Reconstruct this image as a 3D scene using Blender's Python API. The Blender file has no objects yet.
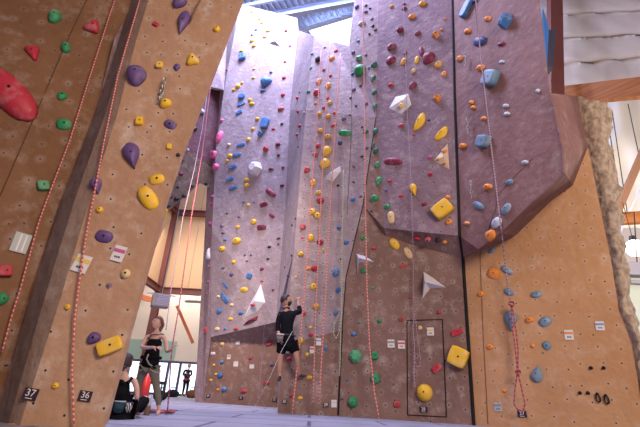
import bpy, bmesh, math, random
from mathutils import Vector, Matrix, Euler
from mathutils.bvhtree import BVHTree
R = math.radians
scn = bpy.context.scene
col = scn.collection

# ------------------------------------------------------------------ camera
F_PX, PITCH, ROLL, CAM_H = 417.0, R(23.7), R(3.0), 0.355
cam_d = bpy.data.cameras.new('camera'); cam = bpy.data.objects.new('camera', cam_d); col.objects.link(cam)
cam_d.sensor_fit = 'HORIZONTAL'; cam_d.sensor_width = 36.0; cam_d.lens = 36.0 * F_PX / 640.0
cam_d.clip_start = 0.05; cam_d.clip_end = 200
_f = Vector((0, math.cos(PITCH), math.sin(PITCH)))
_u0 = Vector((0, -math.sin(PITCH), math.cos(PITCH))); _r0 = Vector((1, 0, 0))
CR = _r0 * math.cos(ROLL) + _u0 * math.sin(ROLL)
CU = _u0 * math.cos(ROLL) - _r0 * math.sin(ROLL)
CAM = Vector((0, 0, CAM_H))
m = Matrix((CR, CU, -_f)).transposed().to_4x4(); m.translation = CAM
cam.matrix_world = m
scn.camera = cam

# ------------------------------------------------------------------ light and exposure
scn.view_settings.view_transform = 'Standard'; scn.view_settings.look = 'None'
scn.view_settings.exposure = -0.12; scn.view_settings.gamma = 1.0
scn.view_settings.use_curve_mapping = False
w = bpy.data.worlds.new('sky'); scn.world = w; w.use_nodes = True
bg = w.node_tree.nodes['Background']; bg.inputs[0].default_value = (0.86, 0.90, 1.0, 1); bg.inputs[1].default_value = 2.2

def area(name, loc, target, sx, sy, power, color, spread=180):
    d = bpy.data.lights.new(name, 'AREA'); d.shape = 'RECTANGLE'; d.size = sx; d.size_y = sy
    d.energy = power; d.color = color; d.spread = R(spread)
    o = bpy.data.objects.new(name, d); col.objects.link(o); o.location = loc
    o.rotation_euler = (Vector(target) - Vector(loc)).to_track_quat('-Z', 'Y').to_euler()
    return o
area('top_fill_tall_wall', (-2.2, 10.6, 17.2), (-2.4, 13.4, 12.0), 5.0, 2.2, 2700, (0.62, 0.68, 1.0))  # added unseen area light, whitens the top of the tall wall
area('top_fill_climbing_area', (-1.0, 8.0, 15.8), (-0.4, 10.2, 9.0), 3.5, 2.0, 1250, (0.62, 0.60, 1.0))  # extra area light added above the frame, brightens the roped wall's top
area('warm_fill_front', (4.5, -3.5, 5.5), (3.0, 8.0, 1.5), 4.0, 2.0, 1150, (1.0, 0.82, 0.66))  # unseen warm fill added behind the camera, no fixtures built
area('warm_fill_recess', (-3.0, 6.0, 7.5), (-3.0, 14.5, 1.0), 1.5, 1.0, 170, (1.0, 0.80, 0.64), 70)  # warm light added out of view to lift the recess below the ledge
area('liner_fill', (6.6, 12.3, 6.0), (9.5, 15.0, 7.0), 1.5, 1.5, 260, (1.0, 0.94, 0.86))  # light added behind the right wall to brighten the white liner
area('far_hall_fill', (-9.0, 22.0, 7.0), (-6.0, 32.0, 3.0), 8.0, 4.0, 330, (1.0, 0.90, 0.78))  # added area light inside the far hall to make it bright
area('low_hall_lamps', (-6.0, 25.6, 6.6), (-6.0, 27.5, 2.0), 8.0, 1.0, 260, (1.0, 0.93, 0.84))
area('quilt_fill_right', (14.0, 8.0, 4.0), (8.5, 12.0, 8.5), 3.0, 3.0, 700, (1.0, 0.86, 0.70))  # warm light added out of view on the right for the insulation quilt

# ------------------------------------------------------------------ helpers
def ray(px, py):
    return (CR * (px - 320.0) - CU * (py - 213.5) + _f * F_PX)
def at(px, py, y):
    d = ray(px, py); return CAM + d * (y / d.y)
def on_floor(px, py):
    d = ray(px, py); return CAM + d * (-CAM_H / d.z)
def at_z(px, py, z):
    d = ray(px, py); return CAM + d * ((z - CAM_H) / d.z)
def link(name, me, mat=None, parent=None):
    o = bpy.data.objects.new(name, me); col.objects.link(o)
    if mat is not None and not me.materials: me.materials.append(mat)
    if parent is not None: o.parent = parent
    return o
def from_bm(name, bm, mat=None, parent=None, smooth=False):
    me = bpy.data.meshes.new(name)
    bmesh.ops.recalc_face_normals(bm, faces=bm.faces[:])
    if smooth:
        for f in bm.faces: f.smooth = True
    bm.to_mesh(me); bm.free()
    return link(name, me, mat, parent)
def empty(name, loc=(0, 0, 0), rz=0):
    o = bpy.data.objects.new(name, None); col.objects.link(o); o.location = loc; o.rotation_euler = (0, 0, rz)
    o.empty_display_size = 0.1
    return o
def tag(o, label=None, cat=None, group=None, kind=None):
    if label: o['label'] = label
    if cat: o['category'] = cat
    if group: o['group'] = group
    if kind: o['kind'] = kind
    return o
def struct(o):
    o['kind'] = 'structure'; return o
def add_box(bm, c, s, mat=None):
    r = bmesh.ops.create_cube(bm, size=1.0)['verts']
    M = Matrix.Diagonal((s[0], s[1], s[2], 1))
    M = (mat if mat is not None else Matrix.Identity(4))
    for v in r:
        p = Vector((v.co.x * s[0], v.co.y * s[1], v.co.z * s[2])) 
        v.co = (M @ p if mat is not None else p) + Vector(c)
    return r
def frame_dir(d):
    d = Vector(d).normalized(); return d.to_track_quat('Z', 'Y').to_matrix().to_4x4()
def add_tube(bm, pts, r, n=8, cap=True):
    pts = [Vector(p) for p in pts]; rings = []
    rr = r if isinstance(r, (list, tuple)) else [r] * len(pts)
    prev = None
    for i, p in enumerate(pts):
        if i == 0: t = pts[1] - pts[0]
        elif i == len(pts) - 1: t = pts[-1] - pts[-2]
        else: t = (pts[i + 1] - pts[i]).normalized() + (pts[i] - pts[i - 1]).normalized()
        t.normalize()
        if prev is None:
            a = t.orthogonal().normalized()
        else:
            a = (prev - t * prev.dot(t)).normalized()
        prev = a; b = t.cross(a)
        rings.append([bm.verts.new(p + (a * math.cos(2 * math.pi * k / n) + b * math.sin(2 * math.pi * k / n)) * rr[i]) for k in range(n)])
    for i in range(len(rings) - 1):
        for k in range(n):
            bm.faces.new((rings[i][k], rings[i][(k + 1) % n], rings[i + 1][(k + 1) % n], rings[i + 1][k]))
    if cap:
        bm.faces.new(rings[0][::-1]); bm.faces.new(rings[-1])
def beam(name, a, b, wdt, hgt, mat, parent=None, up=(0, 0, 1), kind_i=False):
    """box or I section bar from a to b"""
    a = Vector(a); b = Vector(b); t = (b - a).normalized(); u = Vector(up); u = (u - t * u.dot(t)).normalized(); s = t.cross(u)
    bm = bmesh.new()
    def slab(w0, h0, off):
        vs = []
        for e in (a, b):
            for (i, j) in ((-1, -1), (1, -1), (1, 1), (-1, 1)):
                vs.append(bm.verts.new(e + s * (i * w0 / 2) + u * (j * h0 / 2 + off)))
        for q in ((0, 1, 2, 3), (4, 5, 6, 7), (0, 1, 5, 4), (1, 2, 6, 5), (2, 3, 7, 6), (3, 0, 4, 7)):
            bm.faces.new([vs[k] for k in q])
    if kind_i:
        slab(wdt, hgt * .12, hgt * .44); slab(wdt, hgt * .12, -hgt * .44); slab(wdt * .14, hgt * .77, 0)
    else:
        slab(wdt, hgt, 0)
    return from_bm(name, bm, mat, parent)

# ------------------------------------------------------------------ materials
def newmat(name):
    mt = bpy.data.materials.new(name); mt.use_nodes = True
    nt = mt.node_tree; return mt, nt, nt.nodes['Principled BSDF']
def mk(name, c, rough=0.6, metal=0.0, noise=0.0, scale=20, bump=0.0, spec=0.5, emit=None, es=0):
    mt, nt, b = newmat(name)
    b.inputs['Base Color'].default_value = (*c, 1); b.inputs['Roughness'].default_value = rough
    b.inputs['Metallic'].default_value = metal; b.inputs['Specular IOR Level'].default_value = spec
    if noise > 0 or bump > 0:
        tc = nt.nodes.new('ShaderNodeTexCoord'); nz = nt.nodes.new('ShaderNodeTexNoise')
        nz.inputs['Scale'].default_value = scale; nz.inputs['Detail'].default_value = 4
        nt.links.new(tc.outputs['Object'], nz.inputs['Vector'])
        if noise > 0:
            mx = nt.nodes.new('ShaderNodeMix'); mx.data_type = 'RGBA'
            mx.inputs[6].default_value = (*[max(0, x * (1 - noise)) for x in c], 1)
            mx.inputs[7].default_value = (*[min(1, x * (1 + noise)) for x in c], 1)
            nt.links.new(nz.outputs['Fac'], mx.inputs[0]); nt.links.new(mx.outputs[2], b.inputs['Base Color'])
        if bump > 0:
            bp = nt.nodes.new('ShaderNodeBump'); bp.inputs['Strength'].default_value = bump; bp.inputs['Distance'].default_value = 0.02
            nt.links.new(nz.outputs['Fac'], bp.inputs['Height']); nt.links.new(bp.outputs[0], b.inputs['Normal'])
    if emit:
        b.inputs['Emission Color'].default_value = (*emit, 1); b.inputs['Emission Strength'].default_value = es
    return mt
def wall_mat(name, c, c2, dots=3.6, chalk=0.25, rough=0.75, dotr=0.06, nscale=0.6):
    """painted textured plywood: two-tone mottling, chalk scuffs, t-nut holes"""
    mt, nt, b = newmat(name); N = nt.nodes; L = nt.links
    b.inputs['Roughness'].default_value = rough; b.inputs['Specular IOR Level'].default_value = 0.3
    uv = N.new('ShaderNodeUVMap'); uv.uv_map = 'UVMap'
    tc = N.new('ShaderNodeTexCoord')
    n1 = N.new('ShaderNodeTexNoise'); n1.inputs['Scale'].default_value = nscale; n1.inputs['Detail'].default_value = 8; n1.inputs['Roughness'].default_value = .65
    L.new(tc.outputs['Object'], n1.inputs['Vector'])
    r1 = N.new('ShaderNodeValToRGB'); r1.color_ramp.elements[0].position = .36; r1.color_ramp.elements[1].position = .64
    r1.color_ramp.elements[0].color = (*c2, 1); r1.color_ramp.elements[1].color = (*c, 1)
    L.new(n1.outputs['Fac'], r1.inputs[0])
    n2 = N.new('ShaderNodeTexNoise'); n2.inputs['Scale'].default_value = 3.2; n2.inputs['Detail'].default_value = 10; n2.inputs['Roughness'].default_value = .7
    L.new(tc.outputs['Object'], n2.inputs['Vector'])
    r2 = N.new('ShaderNodeValToRGB'); r2.color_ramp.elements[0].position = .52; r2.color_ramp.elements[1].position = .78
    r2.color_ramp.elements[0].color = (0, 0, 0, 1); r2.color_ramp.elements[1].color = (chalk * 1.6,) * 3 + (1,)
    L.new(n2.outputs['Fac'], r2.inputs[0])
    m1 = N.new('ShaderNodeMix'); m1.data_type = 'RGBA'; L.new(r2.outputs[0], m1.inputs[0]); L.new(r1.outputs[0], m1.inputs[6])
    m1.inputs[7].default_value = (.80, .74, .70, 1)
    # chalk halos round the holes
    v = N.new('ShaderNodeTexVoronoi'); v.voronoi_dimensions = '2D'; v.inputs['Scale'].default_value = dots; v.inputs['Randomness'].default_value = .55
    L.new(uv.outputs[0], v.inputs['Vector'])
    halo = N.new('ShaderNodeMapRange'); halo.inputs[1].default_value = .26; halo.inputs[2].default_value = .05
    halo.inputs[3].default_value = 0; halo.inputs[4].default_value = chalk * .9
    L.new(v.outputs['Distance'], halo.inputs[0])
    vm = N.new('ShaderNodeMath'); vm.operation = 'MULTIPLY'; L.new(halo.outputs[0], vm.inputs[0]); L.new(v.outputs['Color'], vm.inputs[1])
    m2 = N.new('ShaderNodeMix'); m2.data_type = 'RGBA'; L.new(vm.outputs[0], m2.inputs[0]); L.new(m1.outputs[2], m2.inputs[6])
    m2.inputs[7].default_value = (.80, .74, .70, 1)
    dot = N.new('ShaderNodeMath'); dot.operation = 'LESS_THAN'; dot.inputs[1].default_value = dotr; L.new(v.outputs['Distance'], dot.inputs[0])
    m3 = N.new('ShaderNodeMix'); m3.data_type = 'RGBA'; L.new(dot.outputs[0], m3.inputs[0]); L.new(m2.outputs[2], m3.inputs[6])
    m3.inputs[7].default_value = (.035, .022, .02, 1)
    L.new(m3.outputs[2], b.inputs['Base Color'])
    n3 = N.new('ShaderNodeTexNoise'); n3.inputs['Scale'].default_value = 7; n3.inputs['Detail'].default_value = 6
    L.new(tc.outputs['Object'], n3.inputs['Vector'])
    bp = N.new('ShaderNodeBump'); bp.inputs['Strength'].default_value = .5; bp.inputs['Distance'].default_value = .05
    L.new(n3.outputs['Fac'], bp.inputs['Height']); L.new(bp.outputs[0], b.inputs['Normal'])
    return mt
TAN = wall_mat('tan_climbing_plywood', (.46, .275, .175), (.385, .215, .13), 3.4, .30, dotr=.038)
TAN2 = wall_mat('shaded_brown_climbing_plywood', (.235, .115, .058), (.17, .078, .035), 3.4, .16, dotr=.035)  # tan plywood with the corner's shade put into its colour
TANR = wall_mat('orange_tan_climbing_plywood', (.55, .31, .165), (.45, .235, .11), 3.4, .16, dotr=.042)
STRIP = wall_mat('grey_rounded_edge_shade', (.26, .19, .17), (.16, .10, .09), 2, .12, dotr=.0)  # dark shading of the rounded edge, put into the colour
STRIP2 = wall_mat('grey_edge_shade_blend', (.37, .25, .19), (.26, .17, .13), 2, .2, dotr=.0)  # lighter step of that edge shading, painted to blend into the tan
GREY = wall_mat('lavender_grey_climbing_plywood', (.37, .295, .335), (.27, .21, .245), 3.2, .26, dotr=.05)
GREY_WARM = wall_mat('warm_lit_grey_plywood', (.275, .165, .14), (.19, .11, .09), 3.2, .26, dotr=.05)  # grey plywood of the lower panels, warm low light put into the colour
GREY_DIM = wall_mat('dim_lit_grey_plywood', (.265, .18, .225), (.18, .12, .155), 3.2, .22, dotr=.05)  # grey plywood again, the centre overhang's dimmer light put into the colour
RUST = wall_mat('rusty_mauve_climbing_plywood', (.27, .14, .13), (.185, .09, .085), 3.2, .12, dotr=.03)
MAROON = wall_mat('dark_maroon_climbing_plywood', (.10, .028, .04), (.06, .018, .026), 3, .06, dotr=.05)
ARCH = wall_mat('pinkish_arch_plywood', (.27, .20, .175), (.18, .13, .115), 3, .3, dotr=.05)
def stone_mat():
    mt, nt, b = newmat('sprayed_rock_texture'); N = nt.nodes; L = nt.links
    b.inputs['Roughness'].default_value = .9
    tc = N.new('ShaderNodeTexCoord'); n = N.new('ShaderNodeTexNoise'); n.inputs['Scale'].default_value = 9; n.inputs['Detail'].default_value = 8
    L.new(tc.outputs['Object'], n.inputs['Vector']); r = N.new('ShaderNodeValToRGB')
    r.color_ramp.elements[0].position = .35; r.color_ramp.elements[0].color = (.25, .175, .125, 1)
    r.color_ramp.elements[1].position = .62; r.color_ramp.elements[1].color = (.48, .37, .28, 1)
    L.new(n.outputs['Fac'], r.inputs[0]); L.new(r.outputs[0], b.inputs['Base Color'])
    bp = N.new('ShaderNodeBump'); bp.inputs['Strength'].default_value = .8; bp.inputs['Distance'].default_value = .06
    L.new(n.outputs['Fac'], bp.inputs['Height']); L.new(bp.outputs[0], b.inputs['Normal'])
    return mt
STONE = stone_mat()
def mat_floor():
    mt, nt, b = newmat('blue_grey_landing_mat'); N = nt.nodes; L = nt.links
    b.inputs['Roughness'].default_value = .7
    tc = N.new('ShaderNodeTexCoord'); br = N.new('ShaderNodeTexBrick')
    br.inputs['Scale'].default_value = 1; br.inputs['Brick Width'].default_value = 2.4; br.inputs['Row Height'].default_value = 1.2
    br.inputs['Mortar Size'].default_value = .03; br.inputs['Color1'].default_value = (.36, .36, .47, 1); br.inputs['Color2'].default_value = (.42, .42, .54, 1)
    br.inputs['Mortar'].default_value = (.13, .13, .2, 1)
    L.new(tc.outputs['Object'], br.inputs['Vector'])
    n = N.new('ShaderNodeTexNoise'); n.inputs['Scale'].default_value = 2; n.inputs['Detail'].default_value = 8
    L.new(tc.outputs['Object'], n.inputs['Vector'])
    m = N.new('ShaderNodeMix'); m.data_type = 'RGBA'; m.blend_type = 'MULTIPLY'; m.inputs[0].default_value = .5
    L.new(br.outputs[0], m.inputs[6]); L.new(n.outputs['Fac'], m.inputs[7]); L.new(m.outputs[2], b.inputs['Base Color'])
    return mt
FLOOR = mat_floor()
STEEL = mk('red_oxide_steel', (.16, .045, .035), .6, 0, .2, 3)
ORANGE_STEEL = mk('orange_painted_steel', (.50, .13, .05), .6, 0, .1, 3)
GALV = mk('blue_grey_galvanised_deck', (.40, .46, .64), .5, .2, .15, 3)
GALVL = mk('pale_blue_purlin_paint', (.60, .68, .85), .5, .1, .1, 3)
CREAM = mk('cream_hall_panel', (.60, .38, .22), .8, 0, .05, 1)
PALE = mk('pale_hall_wall', (.70, .62, .55), .8, 0, .08, 1)
GREENISH = mk('pale_green_dado', (.30, .42, .38), .7)
QUILT = mk('grey_insulation_quilt', (.52, .46, .40), .55, 0, .12, 1.2, .3)
DRAPE = mk('white_roof_liner', (.80, .76, .70), .6, 0, .05, 1)
BLACK = mk('black_rubber', (.012, .011, .013), .6)
DARK = mk('dark_panel_gap', (.006, .005, .006), .9)  # near-black joints, grooves and hatch outline
def wood_mat(name, c1, c2, sc=3):
    mt, nt, b = newmat(name); N = nt.nodes; L = nt.links
    tc = N.new('ShaderNodeTexCoord'); mp = N.new('ShaderNodeMapping'); mp.inputs['Scale'].default_value = (.25, .3, 5)
    wv = N.new('ShaderNodeTexNoise'); wv.inputs['Scale'].default_value = sc; wv.inputs['Detail'].default_value = 6
    L.new(tc.outputs['Object'], mp.inputs[0]); L.new(mp.outputs[0], wv.inputs['Vector'])
    r = N.new('ShaderNodeValToRGB'); r.color_ramp.elements[0].position = .35; r.color_ramp.elements[1].position = .65
    r.color_ramp.elements[0].color = (*c2, 1); r.color_ramp.elements[1].color = (*c1, 1)
    L.new(wv.outputs['Fac'], r.inputs[0]); L.new(r.outputs[0], b.inputs['Base Color']); b.inputs['Roughness'].default_value = .5
    return mt
WOOD = wood_mat('orange_glulam_timber', (.46, .17, .04), (.30, .09, .018))

# ------------------------------------------------------------------ climbing wall shells
WALLS = []     # (verts, faces) of every wall facet, for finding where a hold is bolted
def wall(name, facets, thick=0.12, mats=None):
    """facets: list of (material index, [points]); one shell, uv in metres per facet"""
    bm = bmesh.new(); uvl = bm.loops.layers.uv.new('UVMap'); cache = {}
    def V(p):
        k = (round(p.x, 4), round(p.y, 4), round(p.z, 4))
        if k not in cache: cache[k] = bm.verts.new(p)
        return cache[k]
    vs_all, fs_all = [], []
    for mi, pts in facets:
        pts = [Vector(p) for p in pts]
        n = Vector((0, 0, 0)); c = sum(pts, Vector()) / len(pts)
        for i in range(len(pts)): n += (pts[i] - c).cross(pts[(i + 1) % len(pts)] - c)
        n.normalize()
        if n.dot(CAM - c) < 0: pts = pts[::-1]; n = -n
        ux = Vector((0, 0, 1)).cross(n)
        ux = ux.normalized() if ux.length > .05 else Vector((1, 0, 0)); uy = n.cross(ux)
        vv = [V(p) for p in pts]
        for i in range(1, len(vv) - 1):
            f = bm.faces.new((vv[0], vv[i], vv[i + 1])); f.material_index = mi
            for l in f.loops: l[uvl].uv = (l.vert.co.dot(ux), l.vert.co.dot(uy))
        b0 = len(vs_all); vs_all += pts
        # fan triangulation for ray casting
        for i in range(1, len(pts) - 1): fs_all.append((b0, b0 + i, b0 + i + 1))
    WALLS.append((vs_all, fs_all))
    me = bpy.data.meshes.new(name); bm.to_mesh(me); bm.free()
    for mt in mats: me.materials.append(mt)
    o = link(name, me); struct(o)
    if thick:
        sd = o.modifiers.new('thickness', 'SOLIDIFY'); sd.thickness = thick; sd.offset = -1
    return o

# --- left corner wall (A), tan face behind the pillar
J = [(137, -12, 4.5), (118, 45, 4.5), (95, 115, 4.5), (60, 205, 4.5), (30, 300, 4.5), (-8, 425, 4.5)]
Jp = [at(*j) for j in J]
Jtop = at(215, -260, 4.5)
Jbot = Vector((Jp[-1].x - .1, 4.5, 0))
leftpts = [at(-60, 460, 3.9), at(-60, 250, 3.9), at(-60, 60, 3.9), at(-60, -60, 3.9), at(30, -300, 3.9)]
leftpts[0].z = 0
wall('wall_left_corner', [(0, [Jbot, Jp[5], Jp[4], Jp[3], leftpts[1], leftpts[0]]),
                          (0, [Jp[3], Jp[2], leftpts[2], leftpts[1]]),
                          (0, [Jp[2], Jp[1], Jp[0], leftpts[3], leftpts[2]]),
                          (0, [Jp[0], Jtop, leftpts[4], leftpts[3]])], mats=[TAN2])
# --- left pillar wall (B): rounded grey arete + tan face
S0 = [(137, -12, 4.42), (118, 45, 4.42), (95, 115, 4.42), (60, 205, 4.42), (30, 300, 4.42), (-5, 425, 4.42)]
S1 = [(143, -12, 4.22), (125, 45, 4.22), (105, 115, 4.22), (73, 205, 4.22), (44, 300, 4.22), (8, 425, 4.22)]
S2 = [(152, -12, 4.14), (135, 45, 4.14), (117, 115, 4.14), (88, 205, 4.14), (60, 300, 4.14), (20, 425, 4.14)]
P0 = [at(*p) for p in S0]; P1 = [at(*p) for p in S1]; P2 = [at(*p) for p in S2]
for P, t in ((P0, 4.42), (P1, 4.22), (P2, 4.14)):
    b = P[-1].copy(); b += (P[-1] - P[-2]) * (P[-1].z / (P[-2].z - P[-1].z)); P.append(b)
    tp = P[0] + (P[0] - P[1]) * 4.0; P.insert(0, tp)
E = [(238, 0, 4.1), (209, 75, 4.15), (180, 150, 4.2), (165, 197, 4.22), (134, 310, 4.25), (103, 428, 4.28)]
PE = [at(*e) for e in E]; PE.append(PE[-1] + (PE[-1] - PE[-2]) * .05); PE[-1].z = 0
PE.insert(0, PE[0] + (PE[0] - PE[1]) * 3.0)
fac = []
for i in range(len(P0) - 1):
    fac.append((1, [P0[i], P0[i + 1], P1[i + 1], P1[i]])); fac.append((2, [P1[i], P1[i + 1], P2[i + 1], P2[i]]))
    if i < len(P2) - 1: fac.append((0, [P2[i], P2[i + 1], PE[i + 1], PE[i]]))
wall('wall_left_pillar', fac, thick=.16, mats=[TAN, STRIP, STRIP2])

# --- tall back wall (C1), its side face (C0) and the wall beyond
a_bot, a_led, a2, a3, a4, a_top = on_floor(203, 402.5), at(211, 337, 14.6), at(212, 230, 14.2), at(216, 150, 13.9), at(224, 90, 13.7), at(240, 4, 13.4)
b_top, b4, b3, b_led = at(297, 18, 12.6), at(290, 110, 12.7), at(285, 210, 12.8), at(276, 322, 12.9)
r_l, r_r = at(212, 342, 14.8), at(277.5, 340, 13.8)
f_l, f_r = on_floor(203, 402.5), on_floor(277.5, 407.5)
f_l2 = on_floor(194.5, 401.8)
cl2, cl3 = at(205, 228, 15.2), at(207, 187, 15.2)
wall('wall_back', [(0, [a_led, a2, b3, b_led]), (0, [a2, a3, a4, b4, b3]), (0, [a4, a_top, b_top, b4]),
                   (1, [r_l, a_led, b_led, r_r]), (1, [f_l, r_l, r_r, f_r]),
                   (2, [f_l2, cl2, a2, a_led, r_l, f_l]), (2, [cl2, cl3, a3, a2]),
                   (2, [cl3, at(212, 166, 14.9), at(219, 90, 14.9), a4, a3]),
                   (0, [at(219, 90, 14.9), at(176, 78, 14.6), at(196, 0, 14.6), at(230, -6, 14.6), a_top, a4])],
     mats=[GREY, GREY_WARM, wall_mat('mauve_side_plywood', (.36, .25, .27), (.28, .19, .21), 3, .3)])
# --- chimney strip (C2) between back wall and roped wall
c_q = [at(306, 110, 10.05), at(299, 190, 9.85), at(294, 250, 9.75), at(284, 345, 9.72), on_floor(277.5, 413.2)]; c_top = at(314, 36, 10.5)
top2 = at(298, 30, 12.6)
wall('wall_chimney', [(0, [b_top, top2, c_top, c_q[0], b4]), (0, [b4, c_q[0], c_q[1], b3]), (0, [b3, c_q[1], c_q[2], b_led]),
                      (0, [b_led, c_q[2], c_q[3], r_r]), (0, [r_r, c_q[3], c_q[4], f_r])], mats=[GREY])
# --- roped wall (C3)
g1 = on_floor(338, 416.2)
e_bot, e4, e3, e2, e1 = g1, at(342, 330, 9.7), at(346, 277, 9.6), at(363, 205, 9.4), at(376, 117, 9.3)
e0 = at(378.5, -5, 9.2); etop = e0 + (e0 - e1) * .6
sky1, sky2, sky3 = at(333, 42, 10.3), at(349, 46, 9.9), at(355, -5, 9.5)
wall('wall_roped', [(1, [c_q[4], c_q[3], e4, e_bot]), (0, [c_q[3], c_q[2], e3, e4]), (0, [c_q[2], c_q[1], e2, e3]),
                    (0, [c_q[1], c_q[0], e1, e2]), (0, [c_q[0], c_top, sky1, sky2, e1]), (0, [sky2, sky3, e0, e1]),
                    (0, [sky3, sky3 + (e0 - e1) * .6, etop, e0])], mats=[GREY, GREY_WARM])
# --- overhanging centre wall (C4): upper panel with a lip, lower panel
lip0, lip1, lip2 = at(384, 228, 9.1), at(420, 229, 8.75), at(460, 236, 8.3)
rec0, rec1, rec2 = at(386, 236, 9.3), at(420, 247, 9.2), at(463, 258, 8.75)
u_r1, u_r0 = at(455, 100, 8.15), at(452.5, -5, 8.0)
u_rt = u_r0 + (u_r0 - u_r1) * .6
fl2, fl3 = on_floor(407, 420.5), on_floor(474, 425.5)
wall('wall_centre', [(0, [e1, e0, u_r0, u_r1]), (0, [e0, etop, u_rt, u_r0]), (0, [e1, u_r1, lip2, lip1, lip0]),
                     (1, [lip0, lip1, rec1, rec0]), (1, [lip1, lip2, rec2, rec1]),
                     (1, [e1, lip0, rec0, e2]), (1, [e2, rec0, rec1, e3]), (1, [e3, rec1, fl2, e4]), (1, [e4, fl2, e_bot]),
                     (1, [rec1, rec2, fl3, fl2])], mats=[GREY_DIM, GREY_WARM])
# --- right bulge (C5) and tan right wall (C6)
_pa, _pb, _pc = fl3, at(463, 258, 8.75), at(652, 400, 6.9)
_pn = (_pb - _pa).cross(_pc - _pa).normalized()
def on_right(px, py):
    d = ray(px, py); return CAM + d * ((_pa - CAM).dot(_pn) / d.dot(_pn))
v0 = at(538, -5, 5.9); v1 = at(549, 93, 6.0); v2 = at(553, 101, 6.0); v3 = at(564, 150, 6.1); v4 = at(564.5, 173, 6.15)
_bn = (v1 - u_r1).cross(lip2 - u_r1).normalized()
def on_bulge(px, py):
    d = ray(px, py); return CAM + d * ((u_r1 - CAM).dot(_bn) / d.dot(_bn))
v2, v3, v4, w1, w2, w3 = [on_bulge(*q) for q in ((553, 101), (564, 150), (564.5, 173), (528, 206), (500, 233), (478, 249))]
v0t = v0 + (v0 - v1) * .6
k1 = on_right(552, 200); k2 = on_right(515, 236); k0 = on_right(573, 185); rec2 = on_right(463, 258)
rr = [on_right(*q) for q in ((577, 96), (588, 147), (597, 192), (611, 260), (619, 310), (632, 345), (641, 400))]
rr_b = rr[-1] + (rr[-1] - rr[-2]) * .5; rr_b.z = 0
bx_l = Vector((fl3.x, fl3.y, 0)); 
wall('wall_bulge', [(0, [u_rt, u_r0, v0, v0t]), (0, [u_r0, u_r1, v1, v0]), (0, [u_r1, v3, v2, v1]),
                    (0, [u_r1, lip2, w3, w2]), (0, [u_r1, w2, w1, v4, v3]),
                    (0, [lip2, rec2, w3]), (0, [w3, rec2, k2, w2]), (0, [w2, k2, k1, w1]), (0, [w1, k1, k0, v4])], mats=[RUST, TANR], thick=.03)
wall('wall_right', [(0, [rec2, k2, rr[3], rr[4], rr[5], fl3]), (0, [fl3, rr[5], rr[6], rr_b]),
                    (0, [k2, k1, rr[2], rr[3]]), (0, [k1, k0, rr[1], rr[2]]),
                    (1, [v1, rr[0], rr[1], v3, v2]), (1, [v3, rr[1], k0, v4])], mats=[TANR, RUST], thick=.03)
# dark expansion gap running down the wall
def strip(name, pts, wd, mat, off=.012, th=.012):
    bm = bmesh.new(); L_ = []
    for p in pts:
        p = Vector(p); v = (CAM - p).normalized(); L_.append(p + v * off)
    add_tube(bm, L_, wd, 6); return from_bm(name, bm, mat)
struct(strip('trim_1', [u_rt, u_r0, u_r1, lip2, rec2, fl3], .032, DARK))
struct(strip('trim_2', [e_bot + Vector((0, 0, .02)), e4], .022, DARK, .0))
struct(strip('trim_3', [e4, e3, e2, e1], .012, DARK, .0))

# --- rocky arete at the end of the right wall
def stone_strip():
    inner = [(577, 96), (588, 147), (597, 192), (605, 229), (611, 260), (619, 310), (632, 345), (639, 383), (650, 430)]
    outer = [(607, 103), (610, 140), (617, 185), (622, 223), (626, 260), (630, 300), (641, 340), (652, 380), (664, 430)]
    bm = bmesh.new(); rnd = random.Random(4); rows = []
    NS = 90; nw = 12
    def YR(u, px, py): return on_right(px, py).y + .0
    def lerp(lst, t):
        s = t * (len(lst) - 1); i = min(int(s), len(lst) - 2); u = s - i
        return [lst[i][k] * (1 - u) + lst[i + 1][k] * u for k in range(2)]
    from mathutils import noise
    for j in range(NS + 1):
        t = j / NS; a = lerp(inner, t); b = lerp(outer, t)
        row = []
        for k in range(nw + 1):
            u = k / nw
            px = a[0] + (b[0] - a[0]) * u; py = a[1] + (b[1] - a[1]) * u
            y = YR(u, px, py) - .06 * math.sin(min(1, u * 1.3) * math.pi * .8) + (.45 * max(0, u - .7) / .3)
            p = at(px, py, y)
            q = Vector((p.x * 3, p.y * 3, p.z * 3))
            d = noise.noise(q * 1.0) * .08 + noise.noise(q * 2.7) * .06 + abs(noise.noise(q * 5)) * .05
            p += Vector((d * .7 * u, -d * min(1, u * 4), 0))
            row.append(bm.verts.new(p))
        # back return
        row.append(bm.verts.new(row[-1].co + Vector((.05, .35, 0)))); row.append(bm.verts.new(row[-1].co + Vector((-.5, .15, 0))))
        rows.append(row)
    for j in range(NS):
        for k in range(len(rows[0]) - 1):
            bm.faces.new((rows[j][k], rows[j][k + 1], rows[j + 1][k + 1], rows[j + 1][k]))
    bm.faces.new(rows[0])
    o = from_bm('wall_right_rock_edge', bm, STONE, smooth=True); struct(o)
stone_strip()
# --- maroon arch wall and pinkish arch underside (D, E)
d0, d1, d2, d3 = at(165, 78, 13.2), at(220, 91, 14.3), at(214, 169, 14.35), at(160, 132, 13.4)
h1 = at(214, 190, 14.7); _an = (d2 - d3).cross(h1 - d3).normalized()
def on_arch(px, py):
    d = ray(px, py); return CAM + d * ((d3 - CAM).dot(_an) / d.dot(_an))
h2, h3, h4, h5 = on_arch(200, 183), on_arch(166, 213), on_arch(120, 240), on_arch(120, 100)
wall('wall_arch', [(0, [d0, d1, d2, d3]), (1, [d3, d2, h1, h2]), (1, [d3, h2, h3, h4, h5])], mats=[MAROON, ARCH], thick=.1)

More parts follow.
